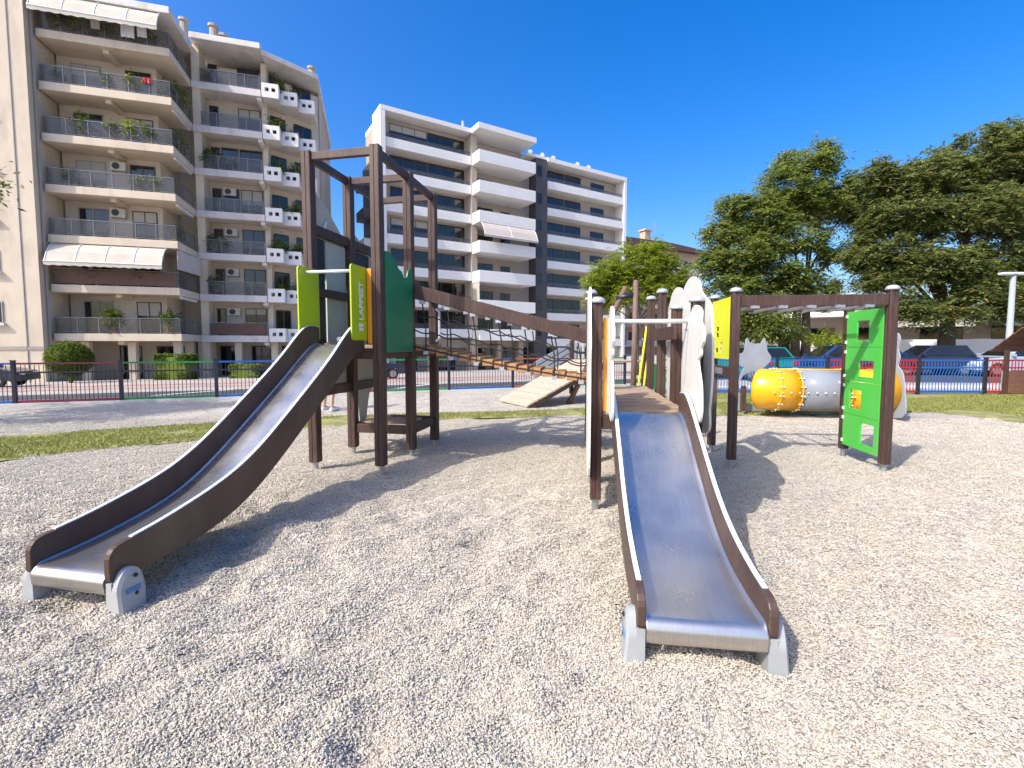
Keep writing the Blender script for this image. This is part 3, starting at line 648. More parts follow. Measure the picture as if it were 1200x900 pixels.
def white_block(loc, rz, W, floors, label, base=0.0):
    b_ = empty('apartment_building', loc, rz, label, 'building')
    H_ = base + 3.0 * floors + 0.3
    m = MB(); m.box(0, W, 0, 10, -1.5, H_); m.build('wall', M['warmwall'], b_)
    m = MB(); m.box(-0.4, W + 0.4, -1.9, 10.3, H_, H_ + 0.45); m.build('roof', M['white'], b_, 0.02)
    for k in range(floors):
        z = base + 2.6 + 3.0 * k
        if z + 1 < H_:
            m = MB(); m.box(0, W, -1.7, 0, z, z + 0.25); m.box(0, W, -1.7, -1.56, z + 0.25, z + 1.05); m.build('balcony', M['white'], b_)
        n = int(W / 4.2)
        for i in range(n): window(b_, 0.8 + i * 4.2, 3.4 + i * 4.2, 0, z - 2.3 if k == 0 else z - 2.7, z - 0.2, 'darkframe', 1)
    return b_
bb_ = white_block((26.0, 44.0, 0), -0.60, 32, 1, 'low white building with flat canopy and awnings behind the big dark tree', 0.6)
m = MB(); m.box(0.5, 31, -4.2, -4.0, -0.3, 1.9); m.build('terrace_wall', M['white'], bb_)
awning(bb_, 6, 12, -1.7, 3.8, 1.2, 0.7, M['canvas'], False, 3)
awning(bb_, 13.5, 21, -1.7, 3.8, 1.2, 0.7, M['canvas'], False, 3)
white_block((27.5, 50, 0), 0.1, 12, 2, 'white building with narrow balconies seen between the two big trees')

# ------------------------------------------------------------ vegetation
def leaves(name, centers, spread, per, size, m, parent, droop=0.3, aspect=0.38):
    c = np.repeat(np.asarray(centers), per, 0); n = len(c)
    P = c + RNG.normal(0, 1, (n, 3)) * np.asarray(spread)
    a = RNG.uniform(0, 6.283, n); e = RNG.normal(-droop, 0.45, n); L = size * RNG.uniform(0.65, 1.35, n); W = L * aspect
    d = np.stack([np.cos(a) * np.cos(e), np.sin(a) * np.cos(e), np.sin(e)], -1)
    s = np.stack([-np.sin(a), np.cos(a), RNG.normal(0, 0.45, n)], -1); s /= np.linalg.norm(s, axis=1)[:, None]
    V_ = np.stack([P, P + d * (L * 0.5)[:, None] + s * (W * 0.5)[:, None], P + d * L[:, None], P + d * (L * 0.5)[:, None] - s * (W * 0.5)[:, None]], 1).reshape(-1, 3)
    return np_mesh(name, V_, np.arange(n * 4).reshape(-1, 4), m, parent)
def fronds(name, centers, origin, per, length, size, m, parent, nl=11):
    """sprays of drooping compound leaves round each cluster centre"""
    c = np.repeat(np.asarray(centers), per, 0); n = len(c); o_ = np.asarray(origin)
    out = c - o_; out[:, 2] *= 0.4; az = np.arctan2(out[:, 1], out[:, 0]) + RNG.normal(0, 1.0, n)
    el = RNG.normal(0.35, 0.45, n); L = length * RNG.uniform(0.6, 1.25, n); dr = RNG.uniform(0.5, 1.3, n)
    c = c + RNG.normal(0, 0.16, (n, 3))
    t = (np.arange(nl) + 0.7) / nl
    sd = np.where(np.arange(nl) % 2 == 0, 1.0, -1.0)
    h = (L[:, None] * t[None] * np.cos(el)[:, None]); z = L[:, None] * (t[None] * np.sin(el)[:, None] - dr[:, None] * 0.55 * t[None] ** 2)
    P = np.stack([c[:, 0:1] + np.cos(az)[:, None] * h, c[:, 1:2] + np.sin(az)[:, None] * h, c[:, 2:3] + z], -1).reshape(-1, 3)
    N = len(P); A = np.repeat(az, nl) + np.tile(sd, n) * RNG.uniform(0.7, 1.25, N); E = RNG.normal(-0.25, 0.3, N)
    l = size * RNG.uniform(0.7, 1.3, N); w = l * 0.36
    d = np.stack([np.cos(A) * np.cos(E), np.sin(A) * np.cos(E), np.sin(E)], -1)
    q = np.stack([-np.sin(A), np.cos(A), RNG.normal(0, 0.35, N)], -1); q /= np.linalg.norm(q, axis=1)[:, None]
    V_ = np.stack([P, P + d * (l * 0.45)[:, None] + q * (w * 0.5)[:, None], P + d * l[:, None], P + d * (l * 0.45)[:, None] - q * (w * 0.5)[:, None]], 1).reshape(-1, 3)
    return np_mesh(name, V_, np.arange(N * 4).reshape(-1, 4), m, parent)
def tree(name, label, base, lobes, trunk_r, fork_z, ncl, per, size, spread, m, cat='tree', lean=(0, 0), group=None, stems=1, frond=0):
    t = empty(name, base, 0, label, cat, group)
    b = Vector(base); mb = MB(); 
    for s_ in range(stems):
        ox = (s_ - (stems - 1) / 2) * trunk_r * 2.6
        fork = Vector((lean[0] + ox * 0.6, lean[1], fork_z))
        mb.tube([(ox, 0, -0.3), (ox + lean[0] * 0.25, lean[1] * 0.3, fork_z * 0.35), (ox * 0.8 + lean[0] * 0.7, lean[1] * 0.7, fork_z * 0.75), fork], [trunk_r * 1.35, trunk_r, trunk_r * 0.88, trunk_r * 0.75], 12)
    cents = []; tw = MB()
    for i, (cx, cy, cz, rx, ry, rz) in enumerate(lobes):
        c = Vector((cx, cy, cz)) - b
        st = fork if stems == 1 else Vector((lean[0] + (i % stems - (stems - 1) / 2) * trunk_r * 1.5, lean[1], fork_z))
        mid = st.lerp(c, 0.5) + Vector((random.uniform(-.3, .3), random.uniform(-.3, .3), random.uniform(0, .5)))
        r0 = trunk_r * 0.34
        mb.tube([st, mid, c], [r0, r0 * 0.6, r0 * 0.25], 8)
        n = max(4, int(ncl * (rx * ry * rz) ** (2 / 3)))
        for j in range(n):
            v = Vector((random.gauss(0, 1), random.gauss(0, 1), random.gauss(0, 1))).normalized()
            if v.z < -0.55: v.z *= 0.4
            q = random.uniform(0.45, 1.0) ** 0.6
            p = c + Vector((v.x * rx * q, v.y * ry * q, v.z * rz * q))
            cents.append(p)
            if j % 3 == 0: tw.tube([mid.lerp(c, random.uniform(0.3, 1)), c.lerp(p, 0.5), p], [r0 * 0.25, r0 * 0.14, r0 * 0.06], 5)
    tr = mb.build('trunk', M['bark'], t, smooth=True)
    tw.build('branches', M['bark'], t, smooth=True)
    if frond: fronds('crown', [tuple(p) for p in cents], (0, 0, fork_z), per, frond, size, m, t)
    else: leaves('crown', [tuple(p) for p in cents], spread, per, size, m, t)
    return t
def pal(dark, mid, light, acc): return [(0.0, dark), (0.35, mid), (0.7, light), (0.93, light), (1.0, acc)]
M['leafA'] = leaf_mat('yellow_green_leaves', pal((0.11, 0.16, 0.018), (0.24, 0.32, 0.03), (0.36, 0.42, 0.045), (0.42, 0.38, 0.06)), 0.5)
M['leafB'] = leaf_mat('mid_green_leaves', pal((0.08, 0.12, 0.03), (0.18, 0.245, 0.055), (0.31, 0.36, 0.09), (0.52, 0.42, 0.07)), 0.55)
M['leafC'] = leaf_mat('dark_leaves', pal((0.07, 0.10, 0.035), (0.155, 0.205, 0.06), (0.27, 0.30, 0.095), (0.50, 0.31, 0.08)), 0.55)
M['leafD'] = leaf_mat('hedge_leaves', pal((0.05, 0.08, 0.015), (0.10, 0.15, 0.02), (0.19, 0.24, 0.03), (0.28, 0.30, 0.05)), 0.35)
g = tz(6.9, 26)
tree('street_tree', 'small yellow green street tree with rounded crown before the white block', (6.9, 26, g),
     [(6.6, 26, 5.7, 1.5, 1.5, 1.3), (5.3, 26, 4.9, 1.2, 1.3, 1.1), (8.2, 26, 5.0, 1.4, 1.3, 1.3), (6.9, 25.6, 4.2, 1.8, 1.5, 0.9), (5.0, 26.2, 3.9, 0.8, 1, 0.7), (8.9, 26.2, 4.0, 0.8, 1.0, 0.8), (7.7, 26, 6.3, 0.9, 0.9, 0.8)],
     0.13, 2.9, 60, 12, 0.15, (0, 0, 0), M['leafA'], frond=0.45)
tree('broadleaf_tree', 'tall mid green tree with twin trunks behind the monkey bars', (18.4, 30, 0),
     [(17.6, 30, 11.0, 1.9, 2.0, 2.2), (18.6, 30, 12.6, 1.3, 1.4, 1.2), (15.6, 30, 9.3, 2.0, 2, 1.6), (19.9, 30.4, 10.3, 2.0, 2.0, 1.9), (21.6, 30.4, 10.6, 1.6, 1.6, 1.3), (14.6, 29.6, 7.0, 1.9, 2, 1.5), (17.2, 29.6, 7.9, 2.2, 2, 1.5),
      (14.0, 29.8, 10.0, 1.1, 1.1, 0.5), (13.2, 29.8, 8.4, 1.0, 1.1, 0.8), (16.4, 29.4, 5.6, 2.1, 1.8, 1.1), (13.7, 29.4, 5.2, 1.6, 1.6, 1.1), (15.4, 29.2, 4.2, 1.9, 1.6, 0.8), (18.6, 29.6, 5.0, 1.4, 1.4, 0.7), (12.8, 29.6, 6.6, 1.1, 1.2, 0.9), (20.6, 30, 7.0, 1.1, 1.2, 0.7), (22.4, 30.4, 9.2, 1.0, 1.2, 0.9)],
     0.26, 5.0, 26, 11, 0.26, (0, 0, 0), M['leafB'], stems=2, frond=0.75)
tree('broadleaf_tree', 'largest dark tree with spreading rust flecked crown at the right edge', (24.0, 26, 0),
     [(25.5, 26, 11.3, 2.4, 2.4, 1.8), (22.6, 26, 10.2, 1.9, 2, 1.4), (28.5, 26, 11.5, 2.6, 2.6, 2.2), (21.4, 26.3, 8.4, 1.8, 2, 1.4), (24.3, 25.4, 8.2, 2.3, 2.2, 1.5), (27.6, 25.6, 8.3, 2.4, 2.2, 1.6), (20.4, 26.4, 6.4, 1.4, 1.8, 1.2),
      (22.5, 25.2, 5.5, 1.9, 1.8, 1.2), (25.4, 25.0, 5.6, 2.0, 1.8, 1.1), (30.5, 26, 8.5, 2.4, 2.4, 2.2), (28.6, 25.8, 5.6, 1.8, 1.8, 1.2), (21.0, 25.4, 3.4, 1.2, 1.3, 0.8), (22.4, 24.4, 3.1, 1.3, 1.2, 0.6), (25.6, 24.6, 3.3, 1.5, 1.4, 0.7), (20.2, 26.0, 5.0, 1.0, 1.2, 0.8), (28.2, 25.4, 3.8, 1.4, 1.4, 0.8), (24.0, 24.2, 4.2, 1.6, 1.2, 0.7), (31.5, 27, 11.5, 2.2, 2.2, 1.8), (20.0, 26.3, 10.6, 0.9, 1, 0.7)],
     0.42, 2.9, 31, 12, 0.26, (0, 0, 0), M['leafC'], frond=0.8)
tree('small_tree', 'low bushy green tree standing behind the cat shaped tunnel panel', (13.4, 27, 0),
     [(12.6, 27, 3.2, 1.4, 1.3, 1.0), (14.4, 27, 3.0, 1.4, 1.3, 1.0), (13.3, 26.8, 2.2, 1.6, 1.3, 0.7), (15.4, 27, 2.2, 1.0, 1, 0.8)], 0.12, 1.4, 44, 80, 0.2, (0.26, 0.26, 0.18), M['leafB'])
tree('shrub', 'bright green leafy shrub between the twin trunk tree and the climbing wall', (17.6, 25.8, 0),
     [(17.3, 25.8, 1.7, 0.9, 0.8, 0.7), (18.3, 25.8, 1.6, 0.8, 0.8, 0.6)], 0.06, 0.8, 50, 60, 0.17, (0.18, 0.18, 0.14), M['leafA'], 'shrub')
tree('shade_tree', 'tree outside the left edge whose leafy branch tip reaches into the view', (-13.0, 7.4, 0),
     [(-12.6, 7.6, 4.6, 1.6, 1.7, 1.2), (-13.6, 8.6, 5.2, 1.6, 1.6, 1.2), (-11.4, 8.3, 4.5, 1.0, 0.9, 0.8), (-10.45, 9.1, 4.75, 0.55, 0.5, 0.35), (-10.3, 9.1, 4.7, 0.4, 0.4, 0.3), (-10.2, 9.2, 4.55, 0.3, 0.3, 0.3), (-10.5, 9.2, 5.0, 0.4, 0.4, 0.3)], 0.16, 2.6, 36, 60, 0.13, (0.2, 0.2, 0.14), M['leafC'])
def clipped(name, label, c, rx, ry, rz, boxy, m, n=9000):
    t = empty(name, (c[0], c[1], c[2] - rz), 0, label, 'shrub')
    v = RNG.normal(0, 1, (n, 3)); v /= np.linalg.norm(v, axis=1)[:, None]
    if boxy:
        v = np.sign(v) * np.abs(v) ** 0.35; v /= np.abs(v).max(1)[:, None] ** 0.9
    q = 1 - np.abs(RNG.normal(0, 0.06, (n, 1))); P = v * q * np.array([rx, ry, rz]); P[:, 2] += rz
    leaves('foliage', P, (0.02, 0.02, 0.02), 1, 0.11, m, t, 0, 0.5)
    mb = MB(); w = 0.6 if not boxy else 0.85
    if boxy: mb.box(-rx * w, rx * w, -ry * w, ry * w, 0.1, rz * 1.8)
    else:
        mb.lathe([(rx * 0.3, rz * 0.3)] + [(rx * 0.85 * math.sin(R(a)), rz - rz * 0.85 * math.cos(R(a))) for a in range(30, 180, 15)] + [(0.02, rz * 1.85)], n=14)
    mb.tube([(0, 0, -0.5), (0, 0, rz)], 0.1, 8); mb.build('branches', M['leafD'], t)
    return t
clipped('topiary_shrub', 'round clipped bush in front of the beige block beside the street', (-24.5, 26.0, 0.72), 1.05, 1.0, 0.95, False, M['leafD'])
clipped('hedge', 'box clipped hedge under the first balconies of the beige block', (-21.2, 29.6, 0.05), 1.05, 0.5, 0.85, True, M['leafD'])
clipped('hedge', 'dark low hedge beside the pilotis right of the box clipped hedge', (-17.6, 31.0, -0.35), 0.9, 0.4, 0.55, True, M['leafB'], 5000)
clipped('shrub', 'bright green low shrub on the plaza under the rope bridge', (4.2, 27.5, 0.1), 1.1, 0.7, 0.65, False, M['leafD'], 5000)

# potted plants and laundry on the balconies
def potted(p, s, label, kind=0):
    t = empty('potted_plant', p, 0, label, 'potted plant', 'potted plants on the beige balconies')
    m = MB(); m.lathe([(0.13 * s, 0), (0.19 * s, 0.32 * s), (0.2 * s, 0.36 * s)], n=12); m.build('pot', M['pot'], t)
    P = RNG.normal(0, 1, (110, 3)) * np.array([0.2, 0.2, 0.22]) * s + np.array([0, 0, 0.75 * s])
    leaves('foliage', P, (0.06 * s,) * 3, 8, 0.16 * s, M[('leafD', 'leafC', 'leafA')[kind]], t, 0.1)
F_ = fl_names
for (x, y, k, s, kd, lab) in [(3.0, 0.45, 0, 1.35, 0, 'round potted bush behind the railing of the first floor beige balcony'), (5.9, 0.6, 0, 1.3, 0, 'wide potted bush at the right corner of the first floor balcony'),
                              (6.15, 1.4, 2, 1.1, 1, 'leafy potted plant at the side rail of the third floor beige balcony'), (6.2, 1.8, 4, 1.3, 1, 'dark potted plant at the side rail of the fifth floor beige balcony'), (6.2, 2.2, 5, 1.5, 0, 'tall potted plant at the side rail of the sixth floor beige balcony'),
                              (7.55, 4.1, 4, 1.3, 1, 'dark bushy plant beside the pilaster on the pale fifth floor balcony'), (8.2, 4.2, 4, 1.0, 1, 'smaller dark plant on the pale fifth floor balcony'), (7.6, 4.1, 2, 1.1, 1, 'potted plant beside the pilaster on the pale third floor balcony'), (8.4, 4.0, 2, 0.9, 1, 'low potted plant on the pale third floor balcony'),
                              (1.2, 0.5, 6, 1.3, 1, 'dark bushy plant at the left of the top beige balcony'), (2.0, 0.5, 6, 1.2, 2, 'yellow green plant on the top beige balcony'), (7.7, 4.1, 6, 0.8, 1, 'small plant on the pale top floor balcony'), (9.2, 4.0, 4, 0.7, 1, 'little plant mid way along the pale fifth floor balcony'), (7.6, 4.1, 1, 1.1, 1, 'potted plant beside the pilaster on the pale second floor balcony')]:
    potted(on_b1(x, y, ZF[k] + 0.2), s, lab, kd)
for (k, xs_) in ((1, (2.2, 4.4)), (3, (1.0, 4.6, 5.6)), (4, (1.8, 3.4, 4.3, 5.3)), (5, (0.8, 3.2, 4.6)), (6, (3.4, 5.7))):
    for q, x in enumerate(xs_): potted(on_b1(x, 0.42, ZF[k] + 0.2), random.uniform(0.75, 1.15), '%s plant from the left along the railing of the %s floor beige balcony' % (('first', 'second', 'third', 'last')[q] + ' low', F_[k]), q % 3)
for k in range(1, 7):
    for q, x in enumerate((12.0, 13.1)): potted(on_b1(x, 4.55 + q * 0.7, ZF[k]), random.uniform(0.9, 1.4), '%s plant behind the pierced white parapet on the %s floor' % (('left', 'right')[q], F_[k]), q)
def cloth(p, w, h, mm, label):
    m = MB(); n = 8; V_ = []
    for i in range(n + 1):
        for j in range(4): V_.append((w * i / n, 0.04 * math.sin(i * 1.9) * (j / 3), -h * j / 3))
    m.add(V_, [(i * 4 + j, i * 4 + j + 1, (i + 1) * 4 + j + 1, (i + 1) * 4 + j) for i in range(n) for j in range(3)])
    o_ = m.build('laundry', mm); md = o_.modifiers.new('t', 'SOLIDIFY'); md.thickness = 0.01
    o_.location = p; o_.rotation_euler.z = B1R; tag(o_, label, 'laundry', 'washing on the balcony railings')
cloth(on_b1(4.2, 0.02, ZF[6] + 1.22), 0.7, 0.75, M['laundry'], 'white washing hung over the railing of the top balcony, wider piece')
cloth(on_b1(5.05, 0.02, ZF[6] + 1.22), 0.5, 0.6, M['laundry'], 'white washing hung over the railing of the top balcony, narrower piece')
cloth(on_b1(2.7, 0.02, ZF[6] + 1.22), 0.45, 0.55, M['canvas'], 'cream washing hung mid way on the railing of the top balcony')
cloth(on_b1(5.2, 0.02, ZF[5] + 1.22), 0.5, 0.35, M['tail'], 'red washing hung over the sixth floor railing at its right end')

# ------------------------------------------------------------ fences
def fence_panel(parent, x0, x1, mname, bent=True, barm=None, r=0.0085):
    m = MB(); m.box(x0, x1, -0.025, 0.025, 1.01, 1.055); m.box(x0, x1, -0.02, 0.02, 0.06, 0.12)
    n = int((x1 - x0) / 0.09); b = MB(); (b if barm else m).box(x0, x1, -0.018, 0.018, 0.79, 0.83)
    for i in range(1, n):
        x = x0 + (x1 - x0) * i / n
        b.tube([(x, 0, 0.1), (x, 0, 0.62), (x + 0.05, 0, 0.74), (x + 0.05, 0, 1.0)] if bent else [(x, 0, 0.1), (x, 0, 1.0)], r, 5, False)
    p = m.build('fence_panel', M[mname], parent); b.build('bars', M[barm or mname], p); return p
def fence_post(parent, x):
    m = MB(); m.box(x - 0.04, x + 0.04, -0.04, 0.04, -0.1, 1.1); m.box(x - 0.05, x + 0.05, -0.05, 0.05, 1.1, 1.12); return m.build('post', M['fdark'], parent, 0.006)
fr = empty('playground_fence', (FA[0], FA[1], 0), math.atan2(fu.y, fu.x), 'long railing fence with coloured panels in front of the left apartment block', 'fence')
for i in range(len(cols_left)):
    fence_post(fr, i * PW)
    if (i + 1) * PW < FL + 2: fence_panel(fr, i * PW + 0.05, (i + 1) * PW - 0.05, 'f' + cols_left[i], False, 'fdark')
fence_post(fr, len(cols_left) * PW)
m = MB(); m.box(-6, len(cols_left) * PW, -0.09, 0.0, -0.15, 0.05); m.build('kerb', M['kerb'], fr)
rfence = empty('playground_fence', (4.6, 14.45, 0), math.atan2(-0.35, 9.6), 'railing fence with blue and red panels of curved bars under the big trees', 'fence')
rc = [('green', 1.6), ('blue', 1.9), ('blue', 1.5), ('red', 1.7), ('red', 1.0), ('blue', 1.95), ('red', 1.9), ('blue', 2.0), ('red', 2.0)]
x = 0
for c, w in rc:
    fence_post(rfence, x); fence_panel(rfence, x + 0.05, x + w - 0.05, 'f' + c, True, None, 0.013); x += w
fence_post(rfence, x)
m = MB(); m.box(0, x, 0.06, 0.3, -0.1, 0.16); m.build('kerb', M['kerb'], rfence)

# ------------------------------------------------------------ play equipment helpers
def post_profile(w=0.048, r=0.010, gv=0.006):
    q = []
    # one side from (-w,-w) to (w,-w) with a groove in the middle, then rotate
    side = [(-w + r, -w), (-gv, -w), (-gv * 0.4, -w + gv), (gv * 0.4, -w + gv), (gv, -w), (w - r, -w), (w - r * 0.3, -w + r * 0.3)]
    for k in range(4):
        c, s = math.cos(k * math.pi / 2), math.sin(k * math.pi / 2)
        q += [(a * c - b * s, a * s + b * c) for a, b in side]
    return q
PROF = post_profile(); PROF_THICK = post_profile(0.057)
def post(parent, x, y, z1, cap=False, z0=0.10, prof=None):
    m = MB(); m.plate(prof or PROF, (x, y, z0), (1, 0, 0), (0, 1, 0), z1 - z0); p = m.build('post', M['brown'], parent)
    m = MB(); m.tube([(x, y, -0.15), (x, y, z0)], 0.03, 10); m.box(x - 0.042, x + 0.042, y - 0.042, y + 0.042, z0 - 0.012, z0 - 0.001); m.build('steel_foot', M['galv'], p)
    if cap:
        m = MB(); m.lathe([(0.072, 0), (0.072, 0.018), (0.06, 0.04), (0.03, 0.054), (0.004, 0.058)], (x, y, z1 + 0.001), 16); m.build('cap', M['cap'], p, smooth=True)
    return p
def beam(parent, p0, p1, w=0.045, h=0.12, name='beam', mm='brown'):
    m = MB(); m.beam(p0, p1, w, h); return m.build(name, M[mm], parent, 0.006)
def slide(name, loc, rz, label, rail, bed, hw, group=None):
    """rail/bed: (run, height) lists from the top down; local -y is downhill"""
    t = empty(name, loc, rz, label, 'slide', group)
    bd = smooth_pts(bed, 8, False); rt = smooth_pts(rail, 8, False)
    S = np.array([q[0] for q in bd]); Zb = np.array([q[1] for q in bd])
    zb = lambda s: float(np.interp(s, S, Zb)); zr = lambda s: float(np.interp(s, [q[0] for q in rt], [q[1] for q in rt]))
    end = bd[-1][0]
    # steel chute: coved section swept down the run, rolled lip at the end
    sec = [(-hw, 0.016), (-hw + 0.006, 0.008), (-hw + 0.016, 0.002), (-hw + 0.03, 0), (0, -0.003), (hw - 0.03, 0), (hw - 0.016, 0.002), (hw - 0.006, 0.008), (hw, 0.016)]
    run = [(s, z, 1.0) for s, z in bd]
    for k in range(1, 9):
        a = R(k * 14); run.append((end + 0.055 * math.sin(a), zb(end) - 0.055 * (1 - math.cos(a)), max(0, 1 - k / 3)))
    run.append((end + 0.050, zb(end) - 0.105, 0)); run.append((end + 0.02, zb(end) - 0.13, 0))
    V_ = [(x, -s, z + (h if h < 0.2 else h) * c) for s, z, c in run for x, h in sec]
    k = len(sec); m = MB(); m.add(V_, [(i * k + j, i * k + j + 1, (i + 1) * k + j + 1, (i + 1) * k + j) for i in range(len(run) - 1) for j in range(k - 1)])
    o_ = m.build('chute', M['steel'], t, smooth=True); md = o_.modifiers.new('thickness', 'SOLIDIFY'); md.thickness = 0.004; md.offset = -1
    # side boards with a rounded end
    ss = list(np.linspace(0, end - 0.03, 44))
    top = [(s, zr(s)) for s in ss]; bot = [(s, zb(s) - 0.075 + 0.03 * min(1, max(0, (s - end + 0.6) / 0.6))) for s in ss]
    e_t, e_b = top[-1][1], bot[-1][1]
    ends = [(end - 0.005, e_t - 0.006), (end + 0.018, e_t - 0.018), (end + 0.036, e_t - 0.04), (end + 0.045, e_t - 0.066), (end + 0.048, e_b + 0.02), (end + 0.04, e_b + 0.004)]
    poly = top + ends + bot[::-1]
    for sx in (-1, 1):
        x = sx * (hw + 0.003) if sx > 0 else -(hw + 0.003) - 0.04
        m = MB(); m.plate([(-s, z) for s, z in poly], (x, 0, 0), (0, 1, 0), (0, 0, 1), 0.04); b = m.build('side_rail', M['brownboard'], t, 0.005)
        m = MB(); pts = [(x + 0.02, -s, z + 0.0062) for s, z in top[:-1]]
        m.add([(x_, p[1], p[2] + dz) for p in pts for x_, dz in ((x + 0.007, -0.009), (x + 0.007, 0.001), (x + 0.033, 0.001), (x + 0.033, -0.009))],
              [(i * 4 + j, i * 4 + (j + 1) % 4, (i + 1) * 4 + (j + 1) % 4, (i + 1) * 4 + j) for i in range(len(pts) - 1) for j in range(4)] + [(0, 1, 2, 3), ((len(pts) - 1) * 4 + 3, (len(pts) - 1) * 4 + 2, (len(pts) - 1) * 4 + 1, (len(pts) - 1) * 4)])
        m.build('edge_trim', M['edge'], b)
        # moulded foot outside the board
        xo = x + 0.0415 if sx > 0 else x - 0.0015                     # outer face of the board
        xi = x + 0.001 if sx > 0 else x + 0.039
        outl = smooth_pts([(0.0, -0.12), (0.0, 0.05), (0.005, 0.13), (0.045, 0.205), (0.10, 0.215), (0.145, 0.17), (0.165, 0.08), (0.16, -0.02), (0.15, -0.12)], 5, False)
        m = MB(); N = len(outl); vs = []
        for dx, ins in ((0, 0.0), (0.034, 0.0), (0.046, 0.016)):
            for (a, zz) in outl:
                f = 1 - ins / 0.09; a2 = 0.08 + (a - 0.08) * f; z2 = 0.05 + (zz - 0.05) * f
                vs.append((xo + sx * (dx + (0.022 * max(0, 0.12 - zz) / 0.24 if dx else 0)), -(end + 0.043 - a2), z2))
        fs = [tuple(range(N))[::-1], tuple(range(2 * N, 3 * N))]
        for q in range(2):
            for i in range(N): fs.append((q * N + i, q * N + (i + 1) % N, (q + 1) * N + (i + 1) % N, (q + 1) * N + i))
        m.add(vs, fs); zt_ = e_b - 0.004
        m.box(min(xi, xo), max(xi, xo), -(end + 0.043), -(end - 0.10), -0.12, zt_)
        f_ = m.build('foot', M['foot'], t, 0.006)
        for (aa, zz) in ((0.10, 0.165), (0.10, 0.06)):
            m = MB(); m.lathe([(0.012, 0), (0.012, 0.007), (0.006, 0.010)], (0, 0, 0), 8); bo = m.build('bolt', M['navy'], f_); bo.location = (xo + sx * 0.049, -(end + 0.043 - aa), zz); bo.rotation_euler = (0, R(90 * sx), 0)
        m = MB(); m.box(-0.004, 0.004, -0.042, 0.042, -0.014, 0.014); bo = m.build('recess_plate', M['bluepave'], f_); bo.location = (xo + sx * 0.051, -(end - 0.04), 0.09)
    # brackets under the chute
    m = MB()
    for s in (end * 0.33, end * 0.62): m.box(-hw, hw, -s - 0.02, -s + 0.02, zb(s) - 0.07, zb(s) - 0.03)
    m.build('cross_brace', M['galv'], t)
    return t

# ------------------------------------------------------------ left play tower
TA = math.atan2(-0.203, 0.979); MD = 0.855
TW = empty('play_tower', (-2.36, 5.57, 0), TA, 'tall open brown play tower with lime, dark green and grey boards at the left slide', 'play tower')
H0 = 3.72
P6 = {'A': (0, 0), 'B': (MD, 0), 'C': (0, MD), 'D': (MD, MD), 'F': (0, 2 * MD), 'E': (MD, 2 * MD)}
for k, (x, y) in P6.items(): post(TW, x, y, H0, z0=0.10 if k != 'E' else 0.06, prof=PROF_THICK)
zt = H0 - 0.055
for (a, b) in (('A', 'B'), ('C', 'D'), ('F', 'E'), ('A', 'C'), ('C', 'F'), ('B', 'D'), ('D', 'E')):
    p, q = Vector(P6[a]), Vector(P6[b]); d = (q - p).normalized() * 0.05
    beam(TW, (p.x + d.x, p.y + d.y, zt), (q.x - d.x, q.y - d.y, zt), 0.06, 0.09, 'top_beam')
# deck
m = MB()
for i in range(13): m.box(-0.03, MD + 0.03, 0.055 + i * 0.13, 0.055 + i * 0.13 + 0.122, 1.46, 1.50)
m.build('platform', M['deck'], TW)
for (a, b) in (('A', 'B'), ('C', 'D'), ('F', 'E'), ('B', 'D'), ('D', 'E'), ('A', 'C'), ('C', 'F')):
    p, q = Vector(P6[a]), Vector(P6[b]); d = (q - p).normalized() * 0.05
    beam(TW, (p.x + d.x, p.y + d.y, 1.395), (q.x - d.x, q.y - d.y, 1.395), 0.05, 0.12, 'deck_beam')
beam(TW, (0, 0.05, 0.93), (0, MD - 0.05, 0.93), 0.05, 0.12); beam(TW, (0, MD + 0.05, 0.93), (0, 2 * MD - 0.05, 0.93), 0.05, 0.12)
for (a, b) in (('C', 'F'), ('D', 'E'), ('C', 'D'), ('F', 'E')):
    p, q = Vector(P6[a]), Vector(P6[b]); d = (q - p).normalized() * 0.05
    beam(TW, (p.x + d.x, p.y + d.y, 0.36), (q.x - d.x, q.y - d.y, 0.36), 0.05, 0.12, 'low_beam')
m = MB(); m.box(0.06, MD - 0.06, MD + 0.06, MD + 0.5, 0.42, 0.45); m.build('step', M['deck'], TW)
beam(TW, (0, 0.05, 2.86), (0, MD - 0.05, 2.86), 0.05, 0.12); beam(TW, (0, MD + 0.05, 2.86), (0, 2 * MD - 0.05, 2.86), 0.05, 0.12)
beam(TW, (0, 0.05, 2.13), (0, MD - 0.05, 2.13), 0.05, 0.10); beam(TW, (MD, MD + 0.05, 2.2), (MD, 2 * MD - 0.05, 2.2), 0.05, 0.16, 'guard_beam')
# grey silhouette boards on the outer left side
oy, oz = (0, 1, 0), (0, 0, 1)
up = smooth_pts([(0.10, 2.55), (0.06, 2.80), (0.06, 3.05), (0.14, 3.27), (0.26, 3.30), (0.42, 3.22), (0.58, 3.08), (0.74, 2.94), (0.80, 2.75), (0.80, 2.3), (0.5, 2.2)], 5)
m = MB(); m.plate(up, (-0.05, 0, 0), oy, oz, -0.018); m.build('silhouette_board', M['greyboard'], TW, 0.003)
m = MB(); m.plate(smooth_pts([(0.30, 2.86), (0.33, 2.96), (0.40, 3.04), (0.37, 2.93), (0.36, 2.86)], 4), (-0.03, 0, 0), oy, oz, -0.012); m.build('emblem', M['letter'], TW)
up2 = smooth_pts([(0.92, 2.55), (0.92, 2.92), (1.0, 2.97), (1.08, 3.02), (1.25, 2.95), (1.45, 2.82), (1.62, 2.72), (1.64, 2.4), (1.3, 2.3)], 5)
m = MB(); m.plate(up2, (-0.05, 0, 0), oy, oz, -0.018); m.build('silhouette_board', M['greyboard'], TW, 0.003)
